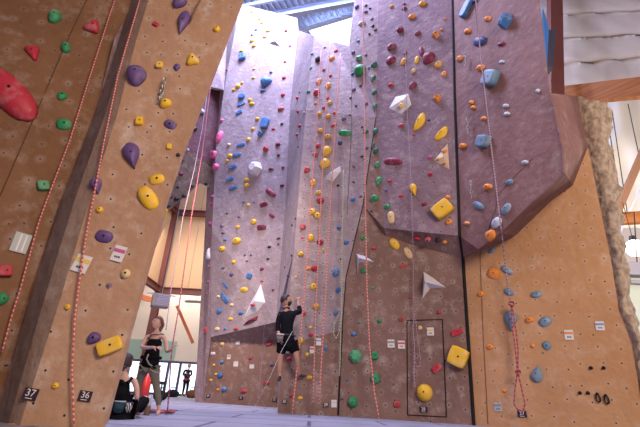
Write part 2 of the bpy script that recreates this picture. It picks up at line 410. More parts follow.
BV = [BVHTree.FromPolygons(v, f) for v, f in WALLS]
def hit(px, py):
    d = ray(px, py).normalized(); best = None
    for b in BV:
        loc, n, i, dist = b.ray_cast(CAM, d)
        if loc is not None and (best is None or dist < best[2]): best = (loc, n if n.dot(d) < 0 else -n, dist)
    return best

# ------------------------------------------------------------------ room shell
def grid_floor():
    bm = bmesh.new()
    vs = [bm.verts.new(p) for p in ((-14, -6, 0), (16, -6, 0), (16, 34, 0), (-14, 34, 0))]
    bm.faces.new(vs)
    r = bmesh.ops.extrude_face_region(bm, geom=bm.faces[:])
    for v in [g for g in r['geom'] if isinstance(g, bmesh.types.BMVert)]: v.co.z -= .3
    return struct(from_bm('floor', bm, FLOOR))
grid_floor()
def boxo(name, lo, hi, mat, parent=None):
    lo = Vector(lo); hi = Vector(hi); bm = bmesh.new()
    add_box(bm, (lo + hi) / 2, (hi - lo)); return from_bm(name, bm, mat, parent)
struct(boxo('wall_outer_left', (-14.3, -6, 0), (-14, 34, 20), PALE))
struct(boxo('wall_rear', (-14, -6.3, 0), (16, -6, 20), PALE))
# roof deck with a rooflight opening, running across the hall at a slant
RZ = 17.6
pu = Vector((math.cos(R(-24)), math.sin(R(-24)), 0)); pv = Vector((-pu.y, pu.x, 0))
def uvp(px, py):
    p = at_z(px, py, RZ); return p.dot(pu), p.dot(pv)
_c = [uvp(*q) for q in ((308, 28), (356, 20), (352, 60), (318, 44))]
ou0, ou1 = min(c[0] for c in _c), max(c[0] for c in _c); ov0, ov1 = min(c[1] for c in _c), max(c[1] for c in _c)
def deck(name, u0, u1, v0_, v1_, pitch=.30):
    bm = bmesh.new(); n = int((u1 - u0) / pitch); a = []; 
    for i in range(n + 1):
        u = u0 + i * (u1 - u0) / n; s_ = (u1 - u0) / n
        for du, dz in ((0, 0), (.35, 0), (.5, .09), (.85, .09)):
            if u + du * s_ > u1 + 1e-6: break
            a.append((u + du * s_, dz))
    rows = [[bm.verts.new(pu * u + pv * v + Vector((0, 0, RZ + dz))) for u, dz in a] for v in (v0_, v1_)]
    for i in range(len(a) - 1): bm.faces.new((rows[0][i], rows[0][i + 1], rows[1][i + 1], rows[1][i]))
    o = from_bm(name, bm, GALV); struct(o)
    sd = o.modifiers.new('t', 'SOLIDIFY'); sd.thickness = .03
    return o
deck('ceiling', -24, ou0, -6, 44); deck('ceiling_right_deck', ou1, 22, -22, 40)
deck('ceiling_front_deck', ou0, ou1, -22, ov0); deck('ceiling_rear_deck', ou0, ou1, ov1, 44)
deck('ceiling_left_deck', -24, ou0, -30, -6)
cc = pu * ((ou0 + ou1) / 2) + pv * ((ov0 + ov1) / 2)
sk = area('rooflight_daylight', (cc.x, cc.y, RZ + .25), (cc.x, cc.y, 0), ou1 - ou0, ov1 - ov0, 1500, (.72, .80, 1.0))
sk.rotation_euler = (0, 0, R(-24))
# purlins and a truss under the deck
def purlin(name, a, b, z, wd, hg, mat, I=True):
    pa = at_z(*a, z); pb = at_z(*b, z); d = (pb - pa).normalized()
    return struct(beam(name, pa - d * 6, pb + d * 5, wd, hg, mat, kind_i=I))
purlin('ceiling_beam_main', (266, 17), (352, 1), RZ - .5, .22, .42, GALV)
purlin('ceiling_beam_pale', (306, 29), (352, 15), RZ - .35, .12, .2, GALVL)
purlin('ceiling_beam_upper', (250, 5), (300, -6), RZ - .3, .12, .2, GALVL)
for k, (a, b) in enumerate((((300, 12), (304, 20)), ((318, 9), (322, 16)), ((334, 6), (338, 12)))):
    struct(beam('ceiling_beam_brace', at_z(*a, RZ - .25), at_z(*b, RZ - .55), .05, .05, GALVL))

# far end of the hall seen through the arch (left)
colx = at(167.5, 250, 24); cx_ = colx.x
zlo = at(180, 292, 24).z; zhi = at(190, 214.5, 24).z
struct(boxo('wall_far_upper', (cx_, 24.0, zlo), (2, 24.3, 17.6), CREAM))
struct(boxo('wall_side_upper', (cx_ - .3, 14, zlo), (cx_, 24.3, 17.6), CREAM))
struct(beam('wall_far_beam_low', (cx_, 23.8, zlo), (2, 23.8, zlo), .25, .36, STEEL, kind_i=True))
struct(beam('wall_far_beam_high', (cx_, 23.8, zhi), (2, 23.8, zhi), .25, .36, STEEL, kind_i=True))
struct(beam('wall_side_beam_low', (cx_ + .15, 14, zlo), (cx_ + .15, 23.8, zlo), .25, .36, STEEL, kind_i=True))
struct(beam('wall_side_beam_high', (cx_ + .15, 14, zhi), (cx_ + .15, 23.8, zhi), .25, .36, STEEL, kind_i=True))
struct(beam('steel_column_hall', (cx_ + .1, 23.7, 0), (cx_ + .1, 23.7, 17.4), .34, .36, STEEL, up=(0, 1, 0), kind_i=True)).name = 'column'
# panel joints on the upper wall
for i, fx in enumerate((1.6, 3.2, 4.8)):
    struct(boxo('wall_far_panel_joint', (cx_ + fx, 23.97, zlo), (cx_ + fx + .03, 24.0, 17.5), mk('panel_joint', (.45, .33, .22), .8) if i == 0 else bpy.data.materials['panel_joint']))
# lower hall beyond: ceiling, rafters, glazed front, pale wall
FY = 27.0
struct(boxo('ceiling_far_low', (-14, 24.3, 7.4), (2, 34, 7.5), PALE))
for i in range(5):
    x = -12.5 + i * 2.4
    struct(beam('ceiling_rafter', (x - 2.2, 24.6, 7.0), (x + 2.4, 33.0, 7.0), .16, .34, ORANGE_STEEL)).name = 'ceiling_beam_orange'
gz = at(187, 363.5, FY).z
struct(boxo('wall_far_pale', (-14, FY, gz + .08), (2, FY + .2, 7.4), PALE))
struct(boxo('wall_far_dado', (-14, FY - .04, gz + .08), (at(176, 350, FY).x, FY, gz + 1.25), GREENISH))
ws = struct(empty('window_1')); 
MULL = mk('dark_purple_window_frame', (.07, .05, .11), .4)
fr = boxo('window_frame', (-14, FY - .05, gz - .02), (2, FY + .1, gz + .1), MULL, ws)
boxo('window_frame', (-14, FY - .05, 0), (2, FY + .1, .12), MULL, ws)
for px in (98, 112, 126, 140, 166, 178, 196.5):
    x = at(px, 380, FY).x
    boxo('window_frame', (x - .06, FY - .05, .1), (x + .06, FY + .1, gz), MULL, ws)
def glass():
    mt, nt, b = newmat('clear_glass'); b.inputs['Base Color'].default_value = (.9, .95, 1, 1)
    b.inputs['Transmission Weight'].default_value = 1; b.inputs['Roughness'].default_value = .02; b.inputs['IOR'].default_value = 1.05
    return mt
GLASS = glass()
boxo('window_glass', (-14, FY + .02, .1), (2, FY + .03, gz), GLASS, ws)
struct(beam('wall_brace_orange', at(177, 306, 25.5), at(193, 343, 25.5), .10, .17, ORANGE_STEEL))

struct(beam('ceiling_beam_orange_low', at(118, 291, 25.2), at(168, 304, 26.4), .14, .3, ORANGE_STEEL))
# right side: insulated roof slope, glulam beams, liner, lamp, window
def quilt():
    bm = bmesh.new(); rnd = random.Random(2); nu, nv = 60, 64
    A, B_, C_, D_ = at(540, 87, 12.2), at(680, 72, 9.6), at(700, -80, 8.6), at(520, -80, 11.4)
    from mathutils import noise
    grid = []
    for j in range(nv + 1):
        v = j / nv; row = []
        for i in range(nu + 1):
            u = i / nu
            p = (A * (1 - u) + B_ * u) * (1 - v) + (D_ * (1 - u) + C_ * u) * v
            band = (v * 7.2 + .2) % 1.0
            sag = -.42 * math.sin(math.pi * band) ** .75
            wr = noise.noise(Vector((u * 9 + v * 14, v * 8, 2.1))) * .10 + noise.noise(Vector((u * 30, v * 20 + u * 25, 7))) * .02
            row.append(bm.verts.new(p + Vector((0, -.35 * (-sag), sag * .9)) + Vector((0, -.5, .6)) * wr))
        grid.append(row)
    for j in range(nv):
        for i in range(nu): bm.faces.new((grid[j][i], grid[j][i + 1], grid[j + 1][i + 1], grid[j + 1][i]))
    o = struct(from_bm('ceiling_insulation', bm, QUILT, smooth=True)); sd = o.modifiers.new('t', 'SOLIDIFY'); sd.thickness = .05
quilt()
def pbeam(name, a, b, wd, hg, mat): return struct(beam(name, at(*a), at(*b), wd, hg, mat))
pbeam('ceiling_beam_timber', (535, 99, 11.8), (670, 85, 9.2), .22, .64, WOOD)
struct(beam('column_red_steel', at(555.5, 108, 10.6), at(554, -60, 10.6), .42, .3, STEEL, up=(0, 1, 0)))
def liner():
    bm = bmesh.new(); from mathutils import noise
    g = []
    for j in range(25):
        row = []
        for i in range(31):
            px = 596 + i * 2.2; py = 84 + j * 6
            y = 15 + .05 * math.sin(i * .5 + j * .25) + noise.noise(Vector((i * .12, j * .15, 0))) * .5
            row.append(bm.verts.new(at(px, py, y)))
        g.append(row)
    for j in range(24):
        for i in range(30): bm.faces.new((g[j][i], g[j][i + 1], g[j + 1][i + 1], g[j + 1][i]))
    o = struct(from_bm('wall_right_liner', bm, DRAPE, smooth=True)); sd = o.modifiers.new('t', 'SOLIDIFY'); sd.thickness = .02
liner()
BRACE = mk('brown_brace_paint', (.33, .17, .10), .6)
pbeam('wall_right_brace', (648, 140, 12.5), (617, 212, 12.5), .18, .2, BRACE)
pbeam('ceiling_beam_timber_low', (617, 219, 12.8), (672, 216, 12.0), .2, .40, WOOD)
pbeam('wall_right_rail', (650, 168, 13.2), (620, 232, 13.2), .05, .05, GALVL)
for k, (a, b) in enumerate((((609, 128, 14), (623, 214, 14)), ((628, 104, 13.9), (640, 160, 13.9)), ((612, 110, 14.2), (628, 218, 14.2)), ((634, 212, 12), (637, 262, 12)))):
    bm = bmesh.new(); add_tube(bm, [at(*a), at(*b)], .018, 6)
    tag(from_bm('hanging_cable', bm, BLACK), ['thin dark cable hanging beside the top of the rocky edge', 'thin dark cable high on the white liner, outermost of the cables',
        'thin dark cable running down the white liner beside the sloping brown brace', 'short thin dark cable hanging in front of the round glowing lamp'][k], 'cable', 'cables on the white liner')
struct(boxo('wall_right_far', (8.0, 19.0, 0), (16, 19.3, 17.6), PALE))
struct(boxo('wall_outer_right', (16, -6, 0), (16.3, 34, 17.6), PALE))
struct(boxo('wall_far_end', (2, 26.8, 0), (16, 27.2, 17.6), PALE))
# duct / mezzanine edge
bm = bmesh.new(); add_box(bm, at(646, 272, 15), (3.0, .8, .5)); add_box(bm, at(646, 284, 15), (3.0, .5, .12))
struct(from_bm('wall_right_ledge', bm, mk('grey_painted_ledge', (.30, .28, .34), .6)))
# window with red frame on the far right
wr = struct(empty('window_2'))
RED = mk('dark_red_window_frame', (.30, .04, .05), .5)
wp = [at(627, 334, 15), at(662, 336, 15)]; wb_ = at(630, 420, 15)
wx0, wx1, wz1, wz0 = wp[0].x, wp[1].x, wp[0].z, wb_.z
for lo, hi in (((wx0, 14.9, wz1 - .1), (wx1, 15.1, wz1)), ((wx0, 14.9, wz0), (wx0 + .1, 15.1, wz1)), ((wx0, 14.9, (wz0 + wz1) / 2 - .05), (wx1, 15.1, (wz0 + wz1) / 2 + .05)), ((wx0 + .62, 14.9, wz0), (wx0 + .68, 15.1, wz1))):
    boxo('window_frame', lo, hi, RED, wr)
boxo('window_glass', (wx0, 15.0, wz0), (wx1, 15.02, wz1), GLASS, wr)
struct(boxo('wall_right_low', (wx0 - 2, 15.0, wz1), (16, 15.2, at(640, 262, 15).z), mk('pale_green_hall_wall', (.50, .56, .50), .8)))
# the glowing round lamp
lp = at(635, 248, 12.3)
t = empty('pendant_lamp', (lp.x, lp.y, lp.z)); tag(t, 'round glowing white pendant lamp beside the rocky wall edge', 'lamp')
bm = bmesh.new(); bmesh.ops.create_uvsphere(bm, u_segments=20, v_segments=12, radius=.27)
from_bm('lamp_shade', bm, mk('glowing_lamp_glass', (1, .97, .9), .4, emit=(1, .95, .88), es=6), t, smooth=True)
bm = bmesh.new(); bmesh.ops.create_cone(bm, segments=16, radius1=.13, radius2=.08, depth=.18, cap_ends=True, matrix=Matrix.Translation((0, 0, .31))); add_tube(bm, [(0, 0, .38), (0, 0, 1.6)], .012, 6)
from_bm('lamp_cap', bm, BLACK, t)
# blue and black box hung on the steel column
bx = at(551.5, 42, 7.6)
t = empty('wall_box', (bx.x, bx.y, bx.z)); tag(t, 'tall black box with a bright blue side beside the red steel column', 'box')
bm = bmesh.new(); vs = [at(546.5, 30, 7.3), at(556.5, 29, 7.5), at(553, 68, 7.5), at(544.5, 64, 7.3)]
def prism(bm, quad, dv):
    a = [bm.verts.new(Vector(q)) for q in quad]; b = [bm.verts.new(Vector(q) + Vector(dv)) for q in quad]
    n = len(a); bm.faces.new(a); bm.faces.new(b[::-1])
    for i in range(n): bm.faces.new((a[i], b[i], b[(i + 1) % n], a[(i + 1) % n]))
prism(bm, [v - Vector(t.location) for v in vs], (.02, .3, 0)); from_bm('body', bm, mk('dark_navy_box', (.03, .03, .06), .5), t)
bm = bmesh.new(); vs = [at(543, 8, 7.2), at(549, 28, 7.22), at(547, 66, 7.22), at(541, 52, 7.0)]
prism(bm, [v - Vector(t.location) for v in vs], (.01, .1, 0)); from_bm('side_panel', bm, mk('bright_blue_panel', (.06, .20, .60), .4), t)

# heater unit hanging under the low beam
hp = at(160.5, 301, 20)
t = empty('unit_heater', (hp.x, hp.y, hp.z)); tag(t, 'grey box heater hanging under the low red steel beam', 'heater')
t.rotation_euler = (0, 0, R(25))
bm = bmesh.new(); add_box(bm, (0, 0, 0), (.78, .7, .6)); bmesh.ops.bevel(bm, geom=bm.edges[:], offset=.02, segments=2, affect='EDGES'); from_bm('body', bm, mk('grey_heater_case', (.38, .33, .33), .5), t)
bm = bmesh.new()
for i in range(7): add_box(bm, (.05, -.37, -.22 + i * .073), (.56, .05, .03))
lv = from_bm('louvre', bm, mk('lilac_heater_louvre', (.55, .52, .80), .4), t)
bm = bmesh.new(); add_box(bm, (0, 0, .31), (1.3, .05, .05)); add_tube(bm, [(0, 0, .3), (0, 0, 17.6 - hp.z)], .015, 6); from_bm('hanger', bm, GALV, t)
# strip light in the low hall
sp = at(196, 302, 25)
t = empty('strip_light', (sp.x, sp.y, sp.z)); tag(t, 'long grey strip light fixture under the orange rafters beyond the arch', 'light')
bm = bmesh.new(); add_box(bm, (0, 0, 0), (1.3, .2, .1)); add_box(bm, (0, 0, .06), (1.1, .1, .05)); from_bm('body', bm, mk('grey_fixture', (.42, .40, .40), .5), t)
bm = bmesh.new(); add_tube(bm, [(0, 0, .05), (0, 0, 7.45 - sp.z)], .012, 6); from_bm('hanger', bm, BLACK, t)
# ------------------------------------------------------------------ climbing holds
COL = dict(yellow=(.80, .48, .03), mustard=(.72, .36, .03), orange=(.80, .27, .04), red=(.47, .03, .055), maroon=(.21, .025, .065), pink=(.75, .12, .32),
           purple=(.13, .07, .21), violet=(.10, .07, .20), blue=(.05, .16, .40), navy=(.05, .06, .20), slate=(.15, .25, .36), pale=(.50, .56, .66), green=(.03, .26, .10), darkgreen=(.02, .13, .09),
           cream=(.72, .52, .28), white=(.66, .64, .70), grey=(.33, .31, .35), black=(.02, .02, .03), mint=(.09, .40, .19), wood=(.60, .45, .32), teal=(.03, .25, .25), magenta=(.45, .06, .28))
CWORD = dict(mint='mint green', pale='pale blue', slate='slate blue', darkgreen='dark green', navy='dark blue', wood='plywood coloured', cream='cream yellow')
def hold_mat(c):
    mt, nt, b = newmat('resin_' + c); N = nt.nodes; L = nt.links
    base = COL[c]; b.inputs['Roughness'].default_value = .5; b.inputs['Specular IOR Level'].default_value = .35
    geo = N.new('ShaderNodeNewGeometry'); n = N.new('ShaderNodeTexNoise'); n.inputs['Scale'].default_value = 6; n.inputs['Detail'].default_value = 6
    L.new(geo.outputs['Position'], n.inputs['Vector'])
    r = N.new('ShaderNodeValToRGB'); r.color_ramp.elements[0].position = .5; r.color_ramp.elements[1].position = .85
    r.color_ramp.elements[0].color = (0, 0, 0, 1); r.color_ramp.elements[1].color = (.25 if c in ('black', 'maroon', 'darkgreen', 'violet', 'navy', 'purple') else .42,) * 3 + (1,)
    L.new(n.outputs['Fac'], r.inputs[0]); m = N.new('ShaderNodeMix'); m.data_type = 'RGBA'
    L.new(r.outputs[0], m.inputs[0]); m.inputs[6].default_value = (*base, 1); m.inputs[7].default_value = (.72, .68, .66, 1)
    L.new(m.outputs[2], b.inputs['Base Color'])
    n2 = N.new('ShaderNodeTexNoise'); n2.inputs['Scale'].default_value = 90; L.new(geo.outputs['Position'], n2.inputs['Vector'])
    bp = N.new('ShaderNodeBump'); bp.inputs['Strength'].default_value = .3; bp.inputs['Distance'].default_value = .01
    L.new(n2.outputs['Fac'], bp.inputs['Height']); L.new(bp.outputs[0], b.inputs['Normal'])
    return mt
HM = {c: hold_mat(c) for c in COL}
BOLT = mk('dark_bolt_head', (.02, .018, .02), .4, .6)
METAL = mk('steel_links', (.42, .40, .40), .35, .8)

def outline(shape, th):
    c, s = math.cos(th), math.sin(th)
    def sup(p): return 1 / ((abs(c) ** p + abs(s) ** p) ** (1 / p))
    if shape == 'ball': return 1.0
    if shape == 'blob': return 1 + .10 * math.sin(2 * th + .8) + .07 * math.sin(3 * th + 2)
    if shape == 'jug': return sup(2.6) * (1 + .07 * s)
    if shape in ('edge', 'sq', 'ledge'): return sup(8)
    if shape == 'pill': return sup(2.3)
    if shape == 'tear': return (1 - .28 * s * -1 * 0) * (1 / (1 + .55 * max(0, -s) ** 3 * -0 + .0)) * (1 - .33 * abs(c) * max(0, -s) * 1.1) * (1 + .0 * s)
    if shape == 'tri':
        k = 2 * math.pi / 3; a = (th - math.pi / 2) % k - k / 2; return .62 / math.cos(a) * (1.0 if abs(a) < k * .42 else .93) * 1.05
    if shape == 'gem':
        k = 2 * math.pi / 5; a = (th + .3) % k - k / 2; return .85 / math.cos(a)
    if shape == 'hex':
        k = math.pi / 3; a = (th + .35) % k - k / 2; return .88 / math.cos(a)
    if shape == 'cres': return 1.0
    return 1.0
def hold_mesh(name, shape, w, h, d, seed):
    rnd = random.Random(seed); bm = bmesh.new()
    big = max(w, h) > .22
    M = {'tri': 18, 'gem': 5, 'hex': 6, 'edge': 16, 'ledge': 16, 'sq': 16}.get(shape, 20 if big else 14)
    K = 5 if shape not in ('gem', 'hex') else 2
    rings = []
    flat = shape in ('gem', 'hex')
    for k in range(K + 1):
        t = k / K                                  # 0 rim -> 1 near the centre
        if shape in ('edge', 'ledge', 'sq'): s = (1, 1.0, .95, .88, .6, .25)[k]; z = (-.03 / d if d else 0, .7, .95, 1, 1, 1)[k]
        elif shape in ('gem',): s = (1, .78, .42)[k]; z = (0, .75, 1)[k]
        elif shape == 'hex': s = (1, .86, .5)[k]; z = (0, .55, 1)[k]
        elif shape == 'tri': s = (1, .98, .85, .6, .35, .15)[k]; z = (0, .35, .65, .88, .97, 1)[k]
        else: s = math.cos(t * math.pi / 2 * .93); z = math.sin(t * math.pi / 2 * .96)
        ring = []
        for j in range(M):
            th = 2 * math.pi * j / M
            r = outline(shape, th) * s
            x = .5 * r * math.cos(th); y = .5 * r * math.sin(th)
            if shape == 'cres': y = (y * .35 if y > 0 else y * 1.5) + .12; y *= .3 + .7 * max(0, 1 - 4 * x * x) ** .3
            if shape == 'tear':
                y2 = (y + .5); x *= .35 + .95 * min(1, y2 * 1.25) ** .8
            zz = z
            if shape == 'jug': zz = z * (.72 + .55 * y)       # fat lip at the top
            if shape == 'ledge': zz = z * (.35 + 1.2 * max(0, y + .5)) 
            if shape == 'gem': zz *= 1 + rnd.uniform(-.2, .2) * (k > 0)
            n_ = 1 + (rnd.uniform(-.035, .035) if not flat and shape not in ('edge', 'ball', 'sq') else 0)
            ring.append(bm.verts.new((x * w * n_, y * h * n_, zz * d - (.01 if k == 0 else 0))))
        rings.append(ring)
    top = bm.verts.new((0, 0, d * (1.0 if shape not in ('jug', 'ledge') else (.74 if shape == 'jug' else .95))))
    for k in range(K):
        for j in range(M): bm.faces.new((rings[k][j], rings[k][(j + 1) % M], rings[k + 1][(j + 1) % M], rings[k + 1][j]))
    for j in range(M): bm.faces.new((rings[K][j], rings[K][(j + 1) % M], top))
    bm.faces.new(rings[0][::-1])
    me = bpy.data.meshes.new(name)
    bmesh.ops.recalc_face_normals(bm, faces=bm.faces[:])
    if not flat:
        for f in bm.faces: f.smooth = True
    bm.to_mesh(me); bm.free(); return me
EDGE = [False]
def plane_pt(px, py, loc, n):
    d = ray(px, py); k = d.dot(n)
    if abs(k) < 1e-6: return None
    return CAM + d * ((loc - CAM).dot(n) / k)
def local_frame(px, py, w, h, ang):
    hh = hit(px, py)
    if hh is None: return None
    loc, n, dist = hh
    view = (loc - CAM).normalized(); axd = (loc - CAM).dot(_f)
    if abs(n.dot(view)) < .3: n = (n - view * .3).normalized()
    a = R(ang); ca, sa = math.cos(a), math.sin(a)
    P = lambda dx, dy: plane_pt(px + dx, py + dy, loc, n)
    ax = P(ca * w / 2, -sa * w / 2) - P(-ca * w / 2, sa * w / 2)
    ay = P(-sa * h / 2, -ca * h / 2) - P(sa * h / 2, ca * h / 2)
    X = ax.normalized(); Y = (ay - X * ay.dot(X)).normalized(); Z = X.cross(Y)
    if Z.dot(n) < 0: Z = -Z
    nw, nh = w * axd / F_PX, h * axd / F_PX
    W = min(ax.length, nw * 1.5); H = min(ay.length, nh * 1.6)
    if max(w, h) < 10: H *= .84; W *= .93
    if EDGE[0]: H *= .72; W *= 1.12
    return loc, n, Matrix((X, Y, Z)).transposed(), W, H, axd
NAMES = dict(ball='round', blob='lumpy', jug='jug', edge='rectangular', sq='blocky', pill='oblong', tear='teardrop', tri='triangular', gem='faceted', hex='faceted hexagonal', cres='half-moon', ledge='wedge')
CNT = 0; REG = []
def hold(px, py, w, h, c, shape='blob', ang=0, sec='', depth=None, note=None, bolt=True):
    global CNT; CNT += 1
    EDGE[0] = shape == 'edge' and w < 9; fr = local_frame(px, py, w, h, ang); EDGE[0] = False
    if fr is None: print('no hit', px, py); return
    loc, n, rot, W, H, axd = fr
    d = depth if depth else {'ball': .42, 'edge': .26, 'sq': .40, 'cres': .25, 'pill': .30, 'tri': .3, 'hex': .38, 'gem': .45}.get(shape, .38) * min(W, H) * 1.25
    size = max(w, h)
    me = hold_mesh('climbing_hold', shape, W, H, d, CNT * 7 + 3)
    me.materials.append(HM[c])
    o = bpy.data.objects.new('climbing_hold', me); col.objects.link(o)
    o.matrix_world = Matrix.Translation(loc) @ rot.to_4x4()
    if bolt and size >= 6.5 and shape != 'hex':
        bm = bmesh.new(); r = max(.012, .055 * min(W, H)) if size > 9 else .10 * min(W, H)
        r = min(r, .03)
        bmesh.ops.create_cone(bm, segments=10, radius1=r, radius2=r * .9, depth=r, cap_ends=True)
        bo = from_bm('bolt', bm, BOLT, o); bo.location = (W * .06, H * .02, d * (.97 if shape not in ('jug',) else .76))
    REG.append((o, px, py, w, h, c, shape, sec, note))
    return o
def holds(sec, txt, shape='blob'):
    for ln in txt.strip().split(';'):
        t = ln.split()
        if not t: continue
        x, y, w_, h_ = (float(q) for q in t[:4]); c = t[4]; sh = t[5] if len(t) > 5 else shape; a = float(t[6]) if len(t) > 6 else 0
        hold(x, y, w_, h_, c, sh, a, sec)

holds('the left corner wall', """
11 95 34 62 red pill 22;55 17 13 14 green;66 48 10 11 green ball;93 28 17 15 red tri -20;33 53 17 16 red tri 180;62 96.5 10 9 green;64 125 16 11 green jug;43 187 12 9 green sq;5 271 14 11 red sq;2 299 13 14 green""")
holds('the tan left pillar', """
96.5 186 12 18 purple tear 15;100 210 8 8 yellow ball;104 237 18 13 purple jug -15;109 286 6 7 purple tear;126 274 10 10 cream ball;67.7 307 7 7 yellow ball;94 338 13 13 purple blob;
110.5 346 26 14 yellow sq 22;55.7 385.7 8 8 yellow ball;180 3 13 12 purple blob;183.5 23 11 24 purple tear -4;156 25 6 4 red sq -30;217 29.6 7 7 yellow ball;136.5 76 19 21 purple blob 20;160 66 7 7 yellow sq;
177 68 7 9 purple tear;193 61 14 13 yellow tri 10;166 104 11 10 yellow blob;140 122 8 9 yellow sq;170 125 13 9 purple jug -25;169.5 147 5 6 yellow sq;132 156 16 27 purple tear 12;157 180 16 10 yellow jug 12;148.6 199 17 25 yellow jug 28;163 213 8 11 yellow sq -20""")
holds('the dark arch wall', """
199 111 12 9 pale tri;194 129 6 6 black;185 142 6 6 grey ball;178 155 4 5 black;182 160 4 5 navy;181 174 5 5 maroon;174.5 181 4 4 black;177.5 187 4 4 black;192 186 4 4 black;206 184 4 4 black ball;169 197 8 5 black;
176.5 199 6 6 black;184 196 7 7 black gem;168 206 6 6 black;178 208 5 4 black;188 150 3 4 grey""")
holds('the narrow pink dotted face', """
222 120.6 3 4 pink;219.5 137 6 12 pink pill;215 155 6 9 pink sq;216 167 6 8 pink;213 197 5 5 magenta;212 204 5 6 magenta;210.5 224 5 6 magenta;209.5 255 6 14 white tri;209 266 3 4 magenta;209.5 238 3 3 magenta;208.5 282 3.5 4 magenta;207 294 3 3 magenta;206 330.5 4 9 red tear""")
T = 'the tall back wall'
holds(T, """
256 7 4 4 black;252 12 3 3 yellow;259.5 19 2.5 2.5 yellow;262 23 3 2.5 yellow;256 30 3 2 blue;268 31 4 3 yellow;264.6 37 4 2.5 yellow;252 35 2.5 2 blue;252 41 4 3.5 yellow;254 46 4 3.5 yellow;286 31 3 2.5 red;290 46 2.5 2.5 pink;
241.5 51 4 3 yellow;243 57.5 7 6 blue sq 25;227 70 2.5 2.5 red;254 69 3 2.5 yellow;271 72.6 3 2.5 navy;285 62 3 2 red;253.5 78 3.5 3 yellow;266 83 10 10 blue tear;284 78 4 3.5 red;263 91 5 4 blue;238 86.5 5 5 yellow;242 83 3 3 yellow;234 90 4 3 yellow;
242 97 6 5 blue sq;241.5 104 8 4.5 blue edge 25;250 100 4 3.5 yellow;252 104 5 4 yellow;283 95 4 4 red;281 109 6 5 red;239.4 112.4 6.5 4.5 blue edge 28;257.4 119 4 3.5 yellow ball;265.6 124 7 10 blue sq;260.7 134.5 7 8 blue gem;253 129 4 3.5 yellow ball;
248.6 139.6 4.5 4 yellow ball;273.4 129 4 2.5 red;282 123.7 3 3 black;229 145 3.5 3.5 cream ball;241 145 8 4.5 blue edge 12;237 155 8 4.5 blue edge 12;232.7 167 7.5 5 blue edge 12;230 179 7 5 blue edge 15;233.5 188 8 4.5 blue edge 18;
230 156 5 5 yellow;227.5 161 3.5 4 yellow;246.6 180 5 4.5 yellow;247 185.5 5 5.5 yellow;266 149.5 7 7 red gem;278 144.5 5 5 maroon;278.5 155 3.5 3.5 maroon;271 169 5 3.5 maroon;283 167.5 3 3 maroon;282 185.5 4 4 maroon;270.8 192.7 12 6 maroon pill -38;
264 205 8 4 maroon ledge 20;243.8 202 3 3 blue;254 202 2.5 2.5 blue;248.4 205 4 4 yellow ball;272 215.4 7 5 maroon pill -40;254 222 5.5 6.5 yellow ball;262 228 9 5 maroon ledge 5;222 226 4 4 violet ball;238 227 4.5 4 yellow ball;
239 217 2.5 2.5 violet;223 233 3.5 3 violet;225 240 3.5 3.5 blue;237 241 8 8.5 yellow blob;222.4 249 5.5 7 yellow;234 262 4 4.5 yellow ball;223 268 3.5 3 violet;231.7 274.6 4 4.5 violet ball;278.5 238.6 4 3 black;269.5 247 4 3.5 black;
278.5 244 2.5 2.5 violet;245 255 2.5 2.5 violet;251 255 2.5 2.5 violet;247 261 2.5 2.5 violet;268 259 3 3 black;262 269 4 4.5 maroon;249.7 276 4.5 9 blue edge -25;225 285 8 3 blue edge -50;244 290 8 6 yellow jug;225 298 11 3.5 blue edge -55;
232 305 4 4 cream ball;218.5 296.5 3.5 3.5 cream ball;262 281 3 3 red;219.6 311 5 7 blue;226.5 301 3 3 navy;230.6 319 5 4 yellow;241 313 5 5 blue;217.5 329 5 5 cream ball;225 329 3 3 blue;236 329 5.5 4 red;273 290 2.5 3 maroon;227 213.6 2.5 2.5 black""")
holds('the recess below the ledge', """
222.4 344 4.5 5 cream ball;213 353.5 5 5 white;269 343.7 7 6 red;222 362 4.5 5 blue;214 365 3 3 yellow;216 374 3 3 yellow;220.3 375 6 6.5 blue ball;224.5 389 6 6.5 blue ball;211 380 3 3 yellow;217.8 389.6 3 3 orange;244 391 6.5 6 red;266 383 6.5 5.5 red;250.5 358.4 4 4 red;272 365 5 4 violet""")
holds('the chimney face', """
298.6 112 7 4 red jug;304.5 113 4 3 grey;300.4 126 6 4.5 red;297.5 134.7 5 4 red;298.6 147 2.5 2.5 black;298 98 5 4.5 red;300 92 2.5 2.5 darkgreen;308.6 92 3.5 3.5 green;312 54 3.5 3 green;311 68 2.5 4 green;296 218.5 3 3 black;292.4 225 3.5 3 black;292 255.6 3.5 3 black;
285 266.7 3 3 violet;288.5 276 3 4 violet;296 277 2.5 2.5 yellow""")
RW = 'the roped wall'
